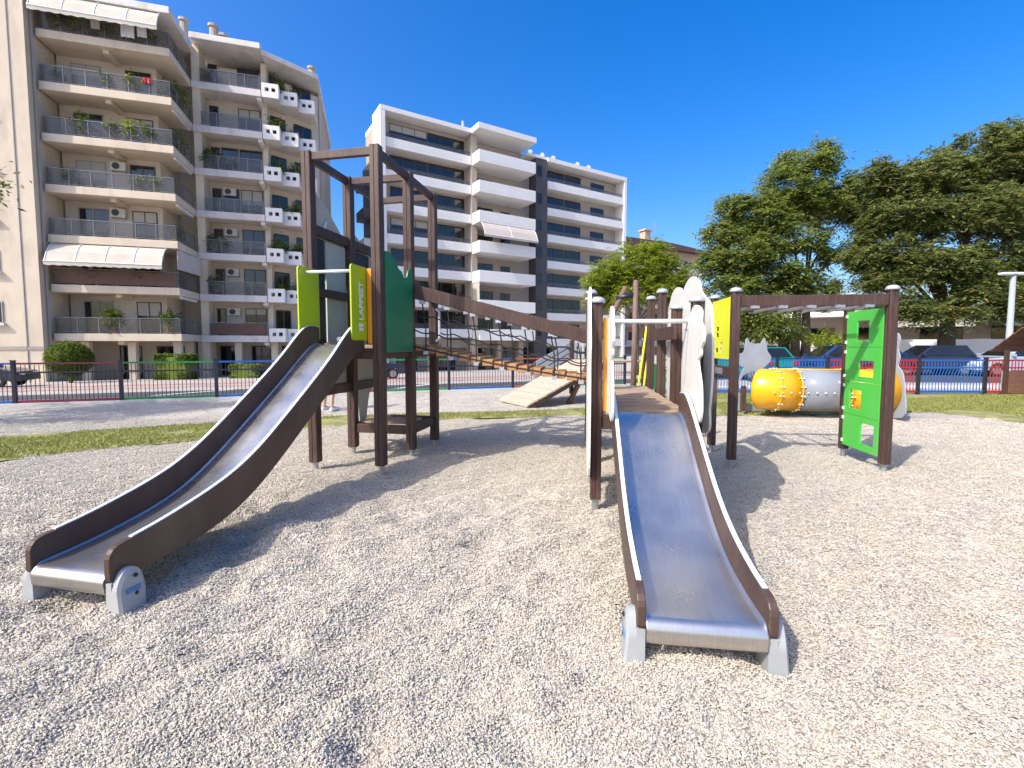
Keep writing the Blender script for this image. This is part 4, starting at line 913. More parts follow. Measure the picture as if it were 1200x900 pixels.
m = MB(); m.plate(rpoly(0.06, 0.30, 1.52, 2.78, 0.02), (-0.02, 0, 0), oy, oz, -0.015); m.build('dark_board', M['navy'], TW); m = MB(); m.plate(rpoly(1.02, 1.4, 1.9, 2.78, 0.02), (-0.02, 0, 0), oy, oz, -0.015); m.build('dark_board', M['navy'], TW)
m = MB(); m.plate(rpoly(0.34, 0.78, 1.52, 2.78, 0.02), (-0.02, 0, 0), oy, oz, -0.015); m.build('grey_panel', M['greyboard'], TW); m = MB(); m.plate(rpoly(0.92, 1.0, 1.52, 2.78, 0.01), (-0.02, 0, 0), oy, oz, -0.015); m.build('grey_panel', M['greyboard'], TW)
low = smooth_pts([(0.12, 1.34), (0.10, 1.0), (0.4, 0.94), (0.8, 0.94), (1.05, 0.80), (1.12, 0.45), (1.2, 0.32), (1.30, 0.42), (1.42, 0.8), (1.60, 0.95), (1.62, 1.34)], 5)
m = MB(); m.plate(low, (-0.05, 0, 0), oy, oz, -0.018); m.build('silhouette_board', M['greyboard'], TW, 0.003)
# dark green board B-D
gp = [(0.055, 1.41), (0.80, 1.41), (0.80, 2.43)] + smooth_pts([(0.80, 2.43), (0.74, 2.47), (0.68, 2.44), (0.63, 2.345), (0.59, 2.36), (0.55, 2.33), (0.48, 2.40), (0.40, 2.42), (0.33, 2.49), (0.22, 2.55), (0.12, 2.58), (0.055, 2.565)], 3, False)[1:]
m = MB(); m.plate(gp, (MD + 0.050, 0, 0), oy, oz, 0.018); m.build('green_board', M['green'], TW, 0.003)
# entrance of the slide: fillers, cheeks, grab bar
SXC = 0.40                                                  # centre of the slide in tower x
for sx in (-1, 1):
    m = MB(); x = SXC + sx * 0.365
    if sx > 0: m.plate(rpoly(x - 0.025, x + 0.03, 1.51, 2.36, 0.015), (0, -0.02, 0), (1, 0, 0), (0, 0, 1), 0.03); m.build('orange_filler', M['orange'], TW, 0.003)
    m = MB(); m.plate(rpoly(-0.36, -0.0 if sx > 0 else 0.02, 1.55, 2.37, 0.04), (SXC + sx * 0.31 - (0.018 if sx < 0 else 0), 0, 0), oy, oz, 0.018); ch = m.build('slide_cheek', M['lime'], TW, 0.003)
    if sx > 0: cheek = ch
m = MB(); m.tube([(SXC - 0.30, -0.24, 2.31), (SXC + 0.30, -0.24, 2.31)], 0.018, 10); m.build('grab_bar', M['bar'], TW, smooth=True)
m = MB(); m.tube([(SXC - 0.10, 0.06, 1.56), (SXC + 0.02, 0.06, 1.56)], 0.035, 10); m.build('bolt_cover', M['bar'], TW)
def text_mesh(name, s, size, m_, parent, mx, ext=0.002):
    c = bpy.data.curves.new(name, 'FONT'); c.body = s; c.size = size; c.extrude = ext; c.align_x = 'LEFT'; c.offset = size * 0.02
    tmp = bpy.data.objects.new(name + '_tmp', c); COL.objects.link(tmp); bpy.context.view_layer.update()
    me = bpy.data.meshes.new_from_object(tmp.evaluated_get(bpy.context.evaluated_depsgraph_get())); bpy.data.objects.remove(tmp)
    me.transform(mx); me.materials.clear(); me.materials.append(m_)
    o_ = bpy.data.objects.new(name, me); COL.objects.link(o_); o_.parent = parent; return o_
# columns: text x -> +z, text y -> -y, text z -> +x
mxt = Matrix(((0, 0, 1, SXC + 0.3305), (0, -1, 0, -0.125), (1, 0, 0, 1.77), (0, 0, 0, 1)))
text_mesh('lettering', 'LAPPSET', 0.115, M['letter'], cheek, mxt)
m = MB()
for (a, b) in ((0, 0), (0.045, 0), (0, 0.045), (0.045, 0.045)): m.box(SXC + 0.3285, SXC + 0.3325, -0.21 + a, -0.21 + a + 0.036, 1.655 + b, 1.655 + b + 0.036)
m.build('emblem', M['letter'], cheek)

def tw(x, y): c, s = math.cos(TA), math.sin(TA); return (-2.36 + c * x - s * y, 5.57 + s * x + c * y)
sx0, sy0 = tw(SXC, -0.06)
bedL = [(0, 1.50), (0.12, 1.495), (0.30, 1.40), (0.75, 1.075), (1.45, 0.60), (1.80, 0.40), (2.10, 0.295), (2.50, 0.225), (2.82, 0.20)]
railL = [(0, 1.70), (0.14, 1.715), (0.32, 1.645), (0.75, 1.30), (1.45, 0.82), (1.80, 0.615), (2.10, 0.50), (2.50, 0.405), (2.82, 0.355)]
slide('slide', (sx0, sy0, 0), TA, 'long steel slide with dark brown side boards coming off the tall left tower', railL, bedL, 0.265)

# ------------------------------------------------------------ right play deck
DA = math.atan2(-0.135, 0.99)
DO = (0.763, 4.22)
DK = empty('play_deck', (DO[0], DO[1], 0), DA, 'low brown play deck with white tree shaped boards behind the right slide', 'play deck')
def dk(x, y): c, s = math.cos(DA), math.sin(DA); return (DO[0] + c * x - s * y, DO[1] + s * x + c * y)
W = 0.855
for j, h in enumerate((1.87, 1.87, 2.13, 2.13)):
    post(DK, 0, j * W, h, True); post(DK, W, j * W, h, True)
m = MB()
for i in range(15): m.box(0.06, W - 0.06, 0.0 + i * 0.173, 0.0 + i * 0.173 + 0.158, 0.87, 0.91 + 0.003 * (i * 7 % 3))
m.build('platform', M['deck'], DK)
for j in range(4): beam(DK, (0.05, j * W, 0.80), (W - 0.05, j * W, 0.80), 0.05, 0.12, 'deck_beam')
for j in range(3):
    for x in (0, W): beam(DK, (x, j * W + 0.05, 0.80), (x, j * W + W - 0.05, 0.80), 0.05, 0.12, 'deck_beam')
for zz in (1.62,): beam(DK, (W - 0.06, W - 0.25, zz), (W - 0.06, 2 * W + 0.05, zz), 0.04, 0.14, 'guard_beam')
# white boards: left outer side (seen almost edge on), right outer side, slide cheeks
wl_ = smooth_pts([(-0.10, 0.34), (-0.16, 0.9), (-0.13, 1.25), (-0.2, 1.5), (-0.10, 1.72), (-0.02, 1.98), (0.2, 2.02), (0.42, 1.86), (0.62, 2.05), (0.78, 1.8), (0.8, 1.2), (0.74, 0.5), (0.4, 0.3)], 6)
m = MB(); m.plate(wl_, (-0.052, 0, 0), oy, oz, -0.02); m.build('white_board', M['whiteboard'], DK, 0.003)
wr_ = smooth_pts([(-.16, .75), (-.24, .98), (-.28, 1.15), (-.29, 1.3), (-.28, 1.5), (-.25, 1.7), (-.2, 1.82), (-.1, 1.88), (0, 1.92), (.12, 1.98), (.2, 2.07), (.38, 2.14), (.55, 2.15), (.72, 2.11), (.84, 2.05), (.95, 2.10), (1.15, 2.13), (1.35, 2.10), (1.5, 2.0), (1.6, 1.85), (1.62, 1.2), (1.5, .8), (.8, .7)], 5)
m = MB(); m.plate(wr_, (W + 0.052, 0, 0), oy, oz, 0.02); m.build('white_board', M['whiteboard'], DK, 0.003)
ck = smooth_pts([(.02, .92), (.02, 1.60), (-.05, 1.72), (-.18, 1.74), (-.32, 1.81), (-.46, 1.80), (-.56, 1.75), (-.56, 1.67), (-.63, 1.62), (-.64, 1.53), (-.58, 1.475), (-.57, 1.42), (-.50, 1.385), (-.51, 1.33), (-.56, 1.26), (-.60, 1.18), (-.62, 1.07), (-.62, .98), (-.56, .90), (-.40, .90), (-.2, .92)], 5)
for sx in (-1, 1):
    m = MB(); m.plate(ck, (W / 2 + sx * 0.318 - (0.02 if sx < 0 else 0), 0, 0), oy, oz, 0.02); cb = m.build('slide_cheek', M['whiteboard'], DK, 0.003)
m = MB(); zx = W / 2 + 0.318 - 0.003
m.tube([(zx, -0.05, 1.63), (zx, -0.18, 1.63)], 0.004, 5); m.tube([(zx, -0.18, 1.63), (zx, -0.08, 1.16)], 0.004, 5); m.build('groove_trim', M['cap'], cb)
m = MB(); m.tube([(W / 2 - 0.32, -0.14, 1.70), (W / 2 + 0.32, -0.14, 1.70)], 0.019, 12); m.build('grab_bar', M['bar'], DK, smooth=True)
m = MB(); m.plate(rpoly(0.055, 0.125, 0.90, 1.74, 0.012), (0, 0.02, 0), (1, 0, 0), (0, 0, 1), 0.03); m.build('orange_filler', M['orange'], DK, 0.003)
m = MB(); m.tube([(W + 0.08, 2.85, 1.18), (W + 0.08, 2.85, 1.66), (W + 0.05, 2.85, 1.70)], 0.022, 8); m.build('grip_pole', M['bar'], DK)
m = MB(); m.plate(smooth_pts([(W + 0.01, 0.88), (W + 0.02, 1.15), (W + 0.08, 1.22), (W + 0.14, 1.18), (W + 0.15, 0.88)], 4), (0, 2.86, 0), (1, 0, 0), (0, 0, 1), 0.02); m.build('green_board', M['green'], DK)
sx1, sy1 = dk(W / 2, -0.06)
bedR = [(0, 0.91), (0.16, 0.905), (0.36, 0.82), (0.70, 0.60), (1.10, 0.365), (1.40, 0.25), (1.70, 0.205), (1.97, 0.20)]
railR = [(0, 1.08), (0.18, 1.09), (0.36, 1.015), (0.70, 0.80), (1.10, 0.555), (1.40, 0.425), (1.70, 0.355), (1.97, 0.325)]
slide('slide', (sx1, sy1, 0), DA, 'short wide steel slide facing the viewer from the low deck with white boards', railR, bedR, 0.272)

# ------------------------------------------------------------ monkey bar frame with yellow board and green climbing wall
CF = empty('climbing_frame', (DO[0], DO[1], 0), DA, 'brown monkey bar frame with yellow castle board and bright green window wall', 'climbing frame')
HX = 2.13
for (x, y) in ((2 * W, 2 * W), (2 * W, 3 * W), (4 * W, 2 * W), (4 * W, 3 * W)): post(CF, x, y, HX, True)
for y in (2 * W, 3 * W): beam(CF, (2 * W + 0.05, y, 2.02), (4 * W - 0.05, y, 2.02), 0.06, 0.13, 'ladder_beam')
for i in range(5):
    x = 2 * W + 0.2 + i * 0.31
    m = MB(); m.tube([(x, 2 * W - 0.05, 1.95), (x, 3 * W + 0.05, 1.95)], 0.017, 8)
    for y in (2 * W - 0.05, 3 * W + 0.05): m.box(x - 0.05, x + 0.05, y - 0.02, y + 0.02, 1.93, 1.96)
    m.build('rung', M['galv'], CF)
def sq(a, b, w, h): return [(a, b), (a + w, b), (a + w, b + h), (a, b + h)]
yb = rpoly(2 * W + 0.05, 3 * W - 0.05, 1.32, 2.08, 0.02); hs = [sq(2 * W + a, b, 0.13, 0.055) for a, b in ((0.48, 1.68), (0.48, 1.60), (0.30, 1.40), (0.50, 1.40), (0.30, 1.48))]
m = MB(); m.plate(yb, (2 * W - 0.03, 0, 0), oy, oz, -0.018, hs); m.build('yellow_board', M['yellowboard'], CF, 0.002)
beam(CF, (2 * W, 2 * W + 0.05, 1.16), (2 * W, 3 * W - 0.05, 1.16), 0.05, 0.13, 'guard_beam')
m = MB(); m.box(2 * W - 0.032, 2 * W - 0.026, 2 * W + 0.35, 2 * W + 0.65, 1.12, 1.2); m.build('name_plate', M['galv'], CF)
wins = [(0.32, 1.52, 0.25, 0.26), (0.20, 1.05, 0.30, 0.20), (0.42, 0.68, 0.25, 0.24), (0.14, 0.26, 0.27, 0.26)]
zs = [(1.47, 1.93), (1.03, 1.466), (0.60, 1.026), (0.17, 0.596)]
for (z0, z1), (a, b, w, h) in zip(zs, wins):
    b = max(b, z0 + 0.07)
    m = MB(); m.plate([(2 * W + 0.055, z0), (3 * W - 0.055, z0), (3 * W - 0.055, z1), (2 * W + 0.055, z1)], (4 * W - 0.03, 0, 0), oy, oz, -0.02, [sq(2 * W + a, b, w, h)])
    p_ = m.build('climbing_panel', M['brightgreen'], CF, 0.003)
    m = MB(); [m.box(4 * W - 0.062, 4 * W - 0.05, 3 * W - 0.075, 3 * W - 0.045, zz - 0.02, zz + 0.02) for zz in (z0 + 0.06, z1 - 0.06)]; m.build('bolt', M['bolt'], p_)

# ------------------------------------------------------------ rope bridge between tower and deck
pD = Vector((*tw(MD, MD), 0)); pE = Vector((*tw(MD, 2 * MD), 0)); q3 = Vector((*dk(0, 2 * W), 0)); q4 = Vector((*dk(0, 3 * W), 0))
RB = empty('rope_bridge', tuple((pD + q3) / 2), 0, 'sloping plank bridge with black rope sides under two brown beams', 'bridge')
org = (pD + q3) / 2
def rb(p, z): return (p.x - org.x, p.y - org.y, z)
na, nb = pD, q3; fa, fb = pE, q4
near0, near1 = na.lerp(nb, 0.03), na.lerp(nb, 0.98); far0, far1 = fa.lerp(fb, 0.02), fa.lerp(fb, 0.98)
for a, b in ((near0, near1), (far0, far1)): beam(RB, rb(a, 2.20), rb(b, 1.60), 0.07, 0.17, 'hand_beam', 'brown')
NP = 15
dirb = (nb - na).normalized()
for i in range(NP):
    t = (i + 0.5) / NP; z = 1.48 - 0.43 * t - 0.03 * math.sin(math.pi * t)
    a = na.lerp(nb, t) * 0.93 + fa.lerp(fb, t) * 0.07; b = na.lerp(nb, t) * 0.07 + fa.lerp(fb, t) * 0.93
    m = MB(); m.beam(rb(a, z), rb(b, z), 0.138, 0.085); m.build('plank', M['plank'], RB, 0.006)
def rope(pts, r=0.009): m = MB(); m.tube(pts, r, 6); return m.build('rope', M['rope'], RB)
for s0, s1 in ((na, nb), (fa, fb)):
    for lvl in (0.33, 0.66):
        pts = []
        for i in range(31):
            t = i / 30; z0 = 1.48 - 0.43 * t - 0.03 * math.sin(math.pi * t); z1 = 2.12 - 0.6 * t
            sag = -0.05 * abs(math.sin(t * math.pi * 7)); pts.append(rb(s0.lerp(s1, t), z0 + (z1 - z0) * lvl + sag + 0.05))
        rope(pts)
    pts = [rb(s0.lerp(s1, i / 30), 1.49 - 0.43 * i / 30 - 0.03 * math.sin(math.pi * i / 30)) for i in range(31)]; rope(pts, 0.011)
    for i in range(7):
        t = (i + 0.5) / 7; z0 = 1.44 - 0.43 * t - 0.03 * math.sin(math.pi * t); z1 = 2.11 - 0.6 * t; p = s0.lerp(s1, t)
        p_ = s0.lerp(s1, t + 0.02)
        rope([rb(p, z1), rb(p_, (z0 + z1) / 2), rb(p_, z0)])
        m = MB(); m.box(p.x - org.x - 0.035, p.x - org.x + 0.035, p.y - org.y - 0.03, p.y - org.y + 0.03, z1 - 0.03, z1 + 0.01); m.build('rope_clamp', M['cap'], RB); m = MB(); m.box(p_.x - org.x - 0.03, p_.x - org.x + 0.03, p_.y - org.y - 0.03, p_.y - org.y + 0.03, z0 - 0.03, z0 + 0.015); m.build('rope_clamp', M['cap'], RB)
hx, hy = tw(MD + 0.06, 2 * MD - 0.06); m = MB(); m.tube([(hx - org.x, hy - org.y, 1.55), (hx - org.x + 0.05, hy - org.y, 1.6), (hx - org.x + 0.05, hy - org.y, 1.98), (hx - org.x, hy - org.y, 2.03)], 0.018, 8); m.build('grab_handle', M['bar'], RB)

# ------------------------------------------------------------ crawl tunnel
TN = empty('crawl_tunnel', (5.45, 9.85, 0), DA, 'crawl tunnel of yellow and clear tube with grey animal end boards', 'tunnel')
rT = 0.43; zc = 0.56
def tube_seg(path, name, mm, rr=rT):
    m = MB(); m.tube(path, rr, 28, False); o_ = m.build(name, mm, TN, smooth=True); md = o_.modifiers.new('t', 'SOLIDIFY'); md.thickness = 0.012; return o_
el = [(0.05 - 0.34 * math.sin(R(a)) , 0.34 * (1 - math.cos(R(a))), zc) for a in range(0, 46, 9)]
tube_seg([(0.44, 0, zc), (0.05, 0, zc)] + el[1:], 'yellow_tube', M['tubeyellow'])
tube_seg([(0.455, 0, zc), (1.36, 0, zc)], 'clear_tube', M['tubeclear'], rT * 0.99)
tube_seg([(1.375, 0, zc), (2.24, 0, zc)], 'yellow_tube', M['tubeyellow'])
m = MB()
for x in (0.05, 0.448, 1.368):
    pts = [(x, (rT + 0.012) * math.cos(R(a)), zc + (rT + 0.012) * math.sin(R(a))) for a in range(0, 361, 15)]
    m.tube(pts, 0.018, 6, False)
for a in (-25, 155): m.beam((0.05, rT * math.cos(R(a - 60)) , zc + rT * math.sin(R(a - 60))), (2.2, rT * math.cos(R(a - 60)), zc + rT * math.sin(R(a - 60))), 0.03, 0.03)
m.build('flange', M['tubeyellow'], TN, smooth=True)
m = MB()
for x in (0.02, 0.08, 0.42, 0.475, 1.34, 1.395):
    for a in range(0, 360, 24): m.box(x - 0.014, x + 0.014, -0.014, 0.014, -0.012, 0.012, Matrix.Translation((0, (rT + 0.02) * math.cos(R(a)), zc + (rT + 0.02) * math.sin(R(a)))) )
for i in range(14):
    x = -0.1 + i * 0.16; m.box(x - 0.012, x + 0.012, -(rT + 0.03), -(rT + 0.005), zc - 0.02 - 0.012, zc - 0.02 + 0.012)
m.build('bolt', M['bolt'], TN)
cat = [(-0.40, 0.05), (-0.42, 0.55), (-0.36, 0.85), (-0.27, 1.0), (-0.38, 1.05), (-0.44, 1.18), (-0.42, 1.30), (-0.30, 1.33), (-0.27, 1.40), (-0.25, 1.60), (-0.21, 1.65), (-0.14, 1.55), (-0.05, 1.53), (0.05, 1.52), (0.15, 1.53), (0.22, 1.64), (0.26, 1.64), (0.30, 1.50), (0.33, 1.36), (0.43, 1.25), (0.42, 1.14), (0.30, 1.04), (0.22, 0.98), (0.32, 0.8), (0.42, 0.5), (0.40, 0.05)]
hole = [(0.36 * math.cos(R(a)), zc + 0.36 * math.sin(R(a))) for a in range(0, 360, 15)]
c_, s_ = math.cos(R(-30)), math.sin(R(-30))
m = MB(); m.plate([(a * 0.88, b) for a, b in cat], (-0.22, 0.36, 0), (0.97, 0.22, 0), oz, 0.025, [hole]); m.build('end_board', M['catgrey'], TN, 0.003)
rab = smooth_pts([(-0.46, 0.08), (-0.5, 0.55), (-0.4, 0.95), (-0.26, 1.08), (-0.3, 1.25), (-0.24, 1.42), (-0.28, 1.62), (-0.18, 1.74), (-0.08, 1.56), (0.04, 1.52), (0.16, 1.6), (0.2, 1.76), (0.28, 1.6), (0.24, 1.4), (0.3, 1.2), (0.26, 1.06), (0.4, 0.95), (0.5, 0.55), (0.46, 0.08)], 4)
spots = [sq(-0.1, 1.3, 0.05, 0.07), sq(0.06, 1.2, 0.05, 0.07), sq(-0.16, 1.12, 0.06, 0.05), sq(0.1, 1.4, 0.04, 0.06)]
m = MB(); m.plate(rab, (2.245, 0, 0), (0, 1, 0), oz, 0.025, [[(a, b) for a, b in hole]] + spots); m.build('end_board', M['catgrey'], TN, 0.003)
post(TN, -0.5, 0.12, 0.62, False, 0.08); post(TN, 2.16, 0.3, 0.12, False, 0.06)

# ------------------------------------------------------------ ramp structure behind the bridge
RP = empty('wooden_ramp', (1.15, 12.3, 0), R(28), 'pale timber ramp climbing to a small platform with grey rails behind the bridge', 'ramp')
for i in range(9):
    m = MB(); t0 = i / 9; x0 = -1.3 + t0 * 2.3
    m.plate([(x0, 0.02 + t0 * 1.0), (x0 + 0.226, 0.02 + (t0 + 0.098) * 1.0), (x0 + 0.226, 0.07 + (t0 + 0.098) * 1.0), (x0, 0.07 + t0 * 1.0)], (0, -0.75, 0), (1, 0, 0), (0, 0, 1), -1.5); m.build('plank', M['ramp'], RP, 0.004)
m = MB(); m.box(1.02, 2.3, -0.75, 0.75, 1.03, 1.08); m.build('platform', M['ramp'], RP, 0.005)
for y in (-0.72, 0.72): beam(RP, (-1.2, y, 0.0), (1.0, y, 0.97), 0.05, 0.10, 'side_beam')
for (x, y, h) in ((1.07, -0.81, 1.10), (1.07, 0.81, 1.62), (2.3, -0.81, 1.62), (2.3, 0.81, 1.62)): post(RP, x, y, h, True)
for k in range(3): beam(RP, (-0.15, 0.83, 0.62 + 0.17 * k), (1.0, 0.83, 1.16 + 0.17 * k), 0.03, 0.12, 'grey_rail', 'catgrey')
m = MB(); [m.box(1.15 + 0.14 * i, 1.23 + 0.14 * i, 0.79, 0.81, 1.1, 1.55) for i in range(8)]; m.box(1.12, 2.25, 0.812, 0.835, 1.45, 1.52); m.build('picket_rail', M['whiteboard'], RP)

# ------------------------------------------------------------ swing frame of round timber behind the deck
SF = empty('swing_frame', (2.95, 11.4, 0), 0, 'leaning round timber frame with yellow straps behind the right deck', 'play equipment')
m = MB(); m.tube([(0, 0, -0.1), (0.02, 0, 1.5), (0.03, 0, 3.05)], [0.075, 0.07, 0.06], 10); m.build('upright', M['timber'], SF, smooth=True)
m = MB(); m.tube([(-1.55, 0.5, -0.1), (-0.2, 0.05, 2.9)], [0.07, 0.06], 10); m.build('strut', M['timber'], SF, smooth=True)
m = MB(); m.tube([(0.9, 0.7, -0.1), (0.03, 0.1, 2.75)], [0.06, 0.05], 10); m.build('strut', M['timber'], SF, smooth=True)
m = MB(); m.tube([(-0.42, 0.1, 2.62), (0.02, 0.02, 2.72)], 0.06, 10); m.build('hub', M['fdark'], SF, smooth=True)
for dx in (0, 0.13):
    m = MB(); m.tube([(0.36 + dx, 0.2, 1.95 - dx), (0.26 + dx, 0.1, 1.3), (0.16 + dx, 0.0, 0.75), (0.08 + dx, -0.1, 0.2)], 0.028, 8); m.build('strap', M['strap'], SF, smooth=True)

# ------------------------------------------------------------ playhouse at the right edge
PH = empty('play_house', (14.6, 12.6, 0), R(-6), 'small brown wooden playhouse with plank roof at the right edge', 'playhouse')
for (x, y) in ((0, 0), (1.6, 0), (0, 1.4), (1.6, 1.4)): post(PH, x, y, 1.35, False, 0.0)
m = MB(); m.box(0.05, 1.55, 1.36, 1.4, 0.05, 0.72); m.build('wall', M['housewood'], PH); m = MB(); m.box(1.57, 1.6, 0.05, 1.35, 0.05, 1.35); m.build('wall', M['housewood'], PH)
m = MB(); m.box(0.05, 1.55, -0.02, 0.02, 0.42, 0.54); m.build('counter', M['housewood'], PH); m = MB(); m.box(0.05, 1.55, 0.3, 0.6, 0.36, 0.4); m.build('bench', M['housewood'], PH)
m = MB()
for i in range(5):
    for s in (-1, 1):
        y0 = 0.7 + s * (0.95 - i * 0.19); z0 = 1.32 + i * 0.17
        m.beam((-0.22 + 0.05 * i, y0 - s * 0.05, z0 + 0.07), (1.82 - 0.05 * i, y0 - s * 0.05, z0 + 0.07), 0.285, 0.03, (0, s * 0.62, 0.78))
m.build('roof', M['housewood'], PH)

# ------------------------------------------------------------ street lamp
LP = empty('street_lamp', (16.9, 16.0, 0), 0, 'pale grey street lamp post with flat twin head beside the playhouse', 'street lamp')
m = MB(); m.tube([(0, 0, 0), (0, 0, 0.6), (0, 0, 0.62), (0, 0, 3.85)], [0.13, 0.13, 0.095, 0.075], 14); m.build('pole', M['catgrey'], LP, smooth=True)
m = MB(); m.box(-0.42, 0.42, -0.12, 0.12, 3.86, 3.93); m.build('lamp_head', M['bar'], LP, 0.02)
m = MB(); m.box(-0.38, -0.08, -0.09, 0.09, 3.84, 3.858); m.box(0.08, 0.38, -0.09, 0.09, 3.84, 3.858); m.build('diffuser', M['headlight'], LP)

# ------------------------------------------------------------ parked cars
def car(loc, rz, pm, label, L=4.2, Wd=1.74, Hh=1.47, group='cars parked beyond the fences'):
    t = empty('parked_car', loc, rz, label, 'car', group)
    h = L / 2; 
    low = [(-h, 0.30), (-h + 0.02, 0.62), (-h + 0.12, 0.86), (-h + 0.35, 0.93), (-0.55 * h, 0.96), (0.32 * h, 0.95), (0.70 * h, 0.86), (h - 0.12, 0.74), (h, 0.55), (h, 0.30)]
    arch = []
    for cx in (0.60 * h, -0.60 * h): arch += [(cx + 0.36 * math.cos(R(a)), 0.30 + 0.36 * math.sin(R(a))) for a in range(0, 181, 20)]
    prof = low + arch
    m = MB(); N = len(prof); vs = []
    for y, ins in ((-Wd / 2, 0.05), (-Wd / 2 + 0.07, 0.0), (Wd / 2 - 0.07, 0.0), (Wd / 2, 0.05)):
        for x, z in prof: vs.append((x * (1 - ins * 0.6), y, 0.3 + (z - 0.3) * (1 - ins)))
    fs = [tuple(range(N)), tuple(range(3 * N, 4 * N))[::-1]]
    for q in range(3):
        for i in range(N): fs.append((q * N + i, q * N + (i + 1) % N, (q + 1) * N + (i + 1) % N, (q + 1) * N + i))
    m.add(vs, fs); body_ = m.build('body', pm, t, 0.03)
    # cabin: roof shell with windows as children
    a0, a1, b0, b1 = -0.88 * h, 0.36 * h, -0.70 * h, 0.02 * h; zr = Hh; yb, yt = Wd / 2 - 0.08, Wd / 2 - 0.24; zb = 0.93
    C8 = [(a0, -yb, zb), (a1, -yb, zb), (a1, yb, zb), (a0, yb, zb), (b0, -yt, zr), (b1, -yt, zr), (b1, yt, zr), (b0, yt, zr)]
    m = MB(); m.add(C8, [(0, 1, 2, 3), (4, 7, 6, 5), (0, 4, 5, 1), (1, 5, 6, 2), (2, 6, 7, 3), (3, 7, 4, 0)]); m.build('roof', pm, t, 0.06, seg=3)
    def inset(q, name, off_, k0=0.86):
        q = [Vector(C8[i]) for i in q]; c = sum(q, Vector()) / 4; n = (q[1] - q[0]).cross(q[3] - q[0]).normalized()
        if n.dot(c - Vector((0, 0, 1.1))) < 0: n = -n
        m = MB(); p = [c + (v - c) * k0 for v in q]; m.add([v + n * off_ for v in p] + [v - n * 0.02 for v in p], [(0, 1, 2, 3), (7, 6, 5, 4), (0, 4, 5, 1), (1, 5, 6, 2), (2, 6, 7, 3), (3, 7, 4, 0)]); m.build(name, M['pane'], t)
    inset((1, 5, 6, 2), 'windscreen', 0.006); inset((3, 7, 4, 0), 'rear_window', 0.006, 0.8); inset((0, 4, 5, 1), 'side_window', 0.006, 0.88); inset((2, 6, 7, 3), 'side_window', 0.006, 0.88)
    for cx in (0.60 * h, -0.60 * h):
        for s in (-1, 1):
            m = MB(); m.tube([(cx, s * (Wd / 2 - 0.2), 0.31), (cx, s * (Wd / 2 - 0.01), 0.31)], 0.31, 20); w = m.build('wheel', M['tire'], t, 0.02)
            m = MB(); m.tube([(cx, s * (Wd / 2 - 0.02), 0.31), (cx, s * (Wd / 2 + 0.004), 0.31)], [0.2, 0.19], 12); m.build('rim', M['rim'], w)
    for s in (-1, 1):
        m = MB(); m.box(h - 0.16, h + 0.004, s * (Wd / 2 - 0.3) - 0.17, s * (Wd / 2 - 0.3) + 0.17, 0.58, 0.70); m.build('headlight', M['headlight'], t, 0.02)
        m = MB(); m.box(-h - 0.004, -h + 0.12, s * (Wd / 2 - 0.25) - 0.14, s * (Wd / 2 - 0.25) + 0.14, 0.66, 0.84); m.build('tail_light', M['tail'], t, 0.02)
        m = MB(); m.box(0.28 * h - 0.06, 0.28 * h + 0.06, s * (Wd / 2 + 0.02) - 0.09, s * (Wd / 2 + 0.02) + 0.09, 0.95, 1.07); m.build('wing_mirror', pm, t, 0.02)
    return t
navy = paint('navy_paint', (0.012, 0.018, 0.045)); silver = paint('silver_blue_paint', (0.32, 0.37, 0.45)); blue = paint('blue_paint', (0.012, 0.04, 0.13)); teal = paint('teal_car_paint', (0.01, 0.20, 0.15)); whitep = paint('white_paint', (0.7, 0.7, 0.7)); red = paint('red_paint', (0.35, 0.02, 0.02)); dgrey = paint('grey_paint', (0.05, 0.055, 0.065))
car((-24.9, 21.6, tz(-24.9, 21.6)), R(20), navy, 'dark navy car parked behind the fence at the far left', Hh=1.42)
car((23.9, 22.6, 0), R(176), silver, 'silver blue car parked behind the blue fence right of the dark trunk')
car((20.6, 23.5, 0), R(172), navy, 'navy car parked left of the dark tree trunk')
car((13.3, 24.5, 0), R(10), dgrey, 'dark grey car parked behind the grey cat board')
car((10.6, 21.0, 0), R(100), teal, 'teal green car parked left of the grey cat board', Hh=1.4)
car((14.5, 21.5, 0), R(175), blue, 'bright blue car parked behind the blue and red fence')
car((28.8, 22.0, 0), R(176), whitep, 'white car parked at the right behind the playhouse')
car((-8.2, 26.5, tz(-8.2, 26.5)), R(28), navy, 'navy car parked under the white block seen through the tower')
car((17.4, 23.8, 0), R(174), navy, 'dark blue car parked behind the red fence by the shrub')

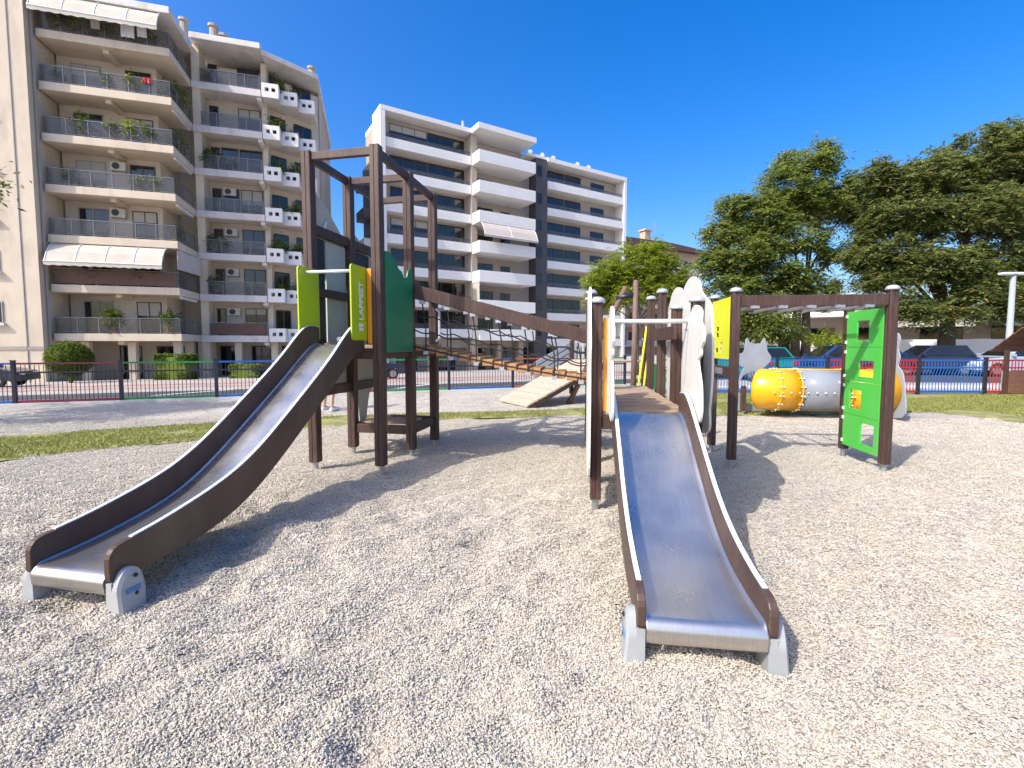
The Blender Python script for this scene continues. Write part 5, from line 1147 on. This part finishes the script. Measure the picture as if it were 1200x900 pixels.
# ------------------------------------------------------------ person standing behind the tower
def person():
    t = empty('person', (-4.2, 10.7, 0), R(150), 'person with bare calves standing behind the left tower in a dark outfit', 'person')
    J = [(0, 0, 0.90), (0, 0, 1.10), (0, 0.01, 1.32), (0, 0.0, 1.44), (0, -0.01, 1.56), (0, -0.01, 1.64),
         (-0.17, 0, 1.36), (-0.21, 0.02, 1.10), (-0.22, -0.06, 0.88), (-0.22, -0.09, 0.80), (0.17, 0, 1.36), (0.21, 0.02, 1.10), (0.22, -0.06, 0.88), (0.22, -0.09, 0.80),
         (-0.10, 0, 0.84), (-0.12, -0.02, 0.46), (-0.12, 0.02, 0.08), (-0.13, -0.13, 0.03), (0.10, 0, 0.84), (0.13, -0.02, 0.46), (0.15, 0.02, 0.08), (0.17, -0.13, 0.03)]
    E_ = [(0, 1), (1, 2), (2, 3), (3, 4), (4, 5), (2, 6), (6, 7), (7, 8), (8, 9), (2, 10), (10, 11), (11, 12), (12, 13), (0, 14), (14, 15), (15, 16), (16, 17), (0, 18), (18, 19), (19, 20), (20, 21)]
    rad = [.13, .115, .13, .05, .085, .075, .06, .042, .032, .025, .06, .042, .032, .025, .085, .058, .036, .035, .085, .058, .036, .035]
    me = bpy.data.meshes.new('body'); me.from_pydata(J, E_, []); o_ = bpy.data.objects.new('body', me); COL.objects.link(o_); o_.parent = t; me.materials.append(M['skin'])
    sk = o_.modifiers.new('skin', 'SKIN'); sv = me.skin_vertices[0].data
    for i, r_ in enumerate(rad): sv[i].radius = (r_, r_)
    sv[0].use_root = True
    o_.modifiers.new('sub', 'SUBSURF').levels = 2; o_.modifiers['sub'].render_levels = 2
    m = MB(); m.lathe([(0.16, 0.56), (0.185, 0.75), (0.17, 0.95), (0.15, 1.1), (0.185, 1.3), (0.14, 1.42), (0.06, 1.45)], n=16); c = m.build('clothing', M['cloth'], t, smooth=True); c.scale = (1, 0.8, 1)
    m = MB(); m.lathe([(0.02, 1.53), (0.095, 1.56), (0.105, 1.64), (0.085, 1.72), (0.01, 1.75)], (0, 0.02, 0), 14); m.build('hair', M['hair'], t, smooth=True)
    for s in (-1, 1): m = MB(); x = -0.13 if s < 0 else 0.16; m.box(x - 0.045, x + 0.045, -0.19, 0.07, 0.0, 0.07); m.build('shoe', M['whiteboard'], t, 0.025)
person()
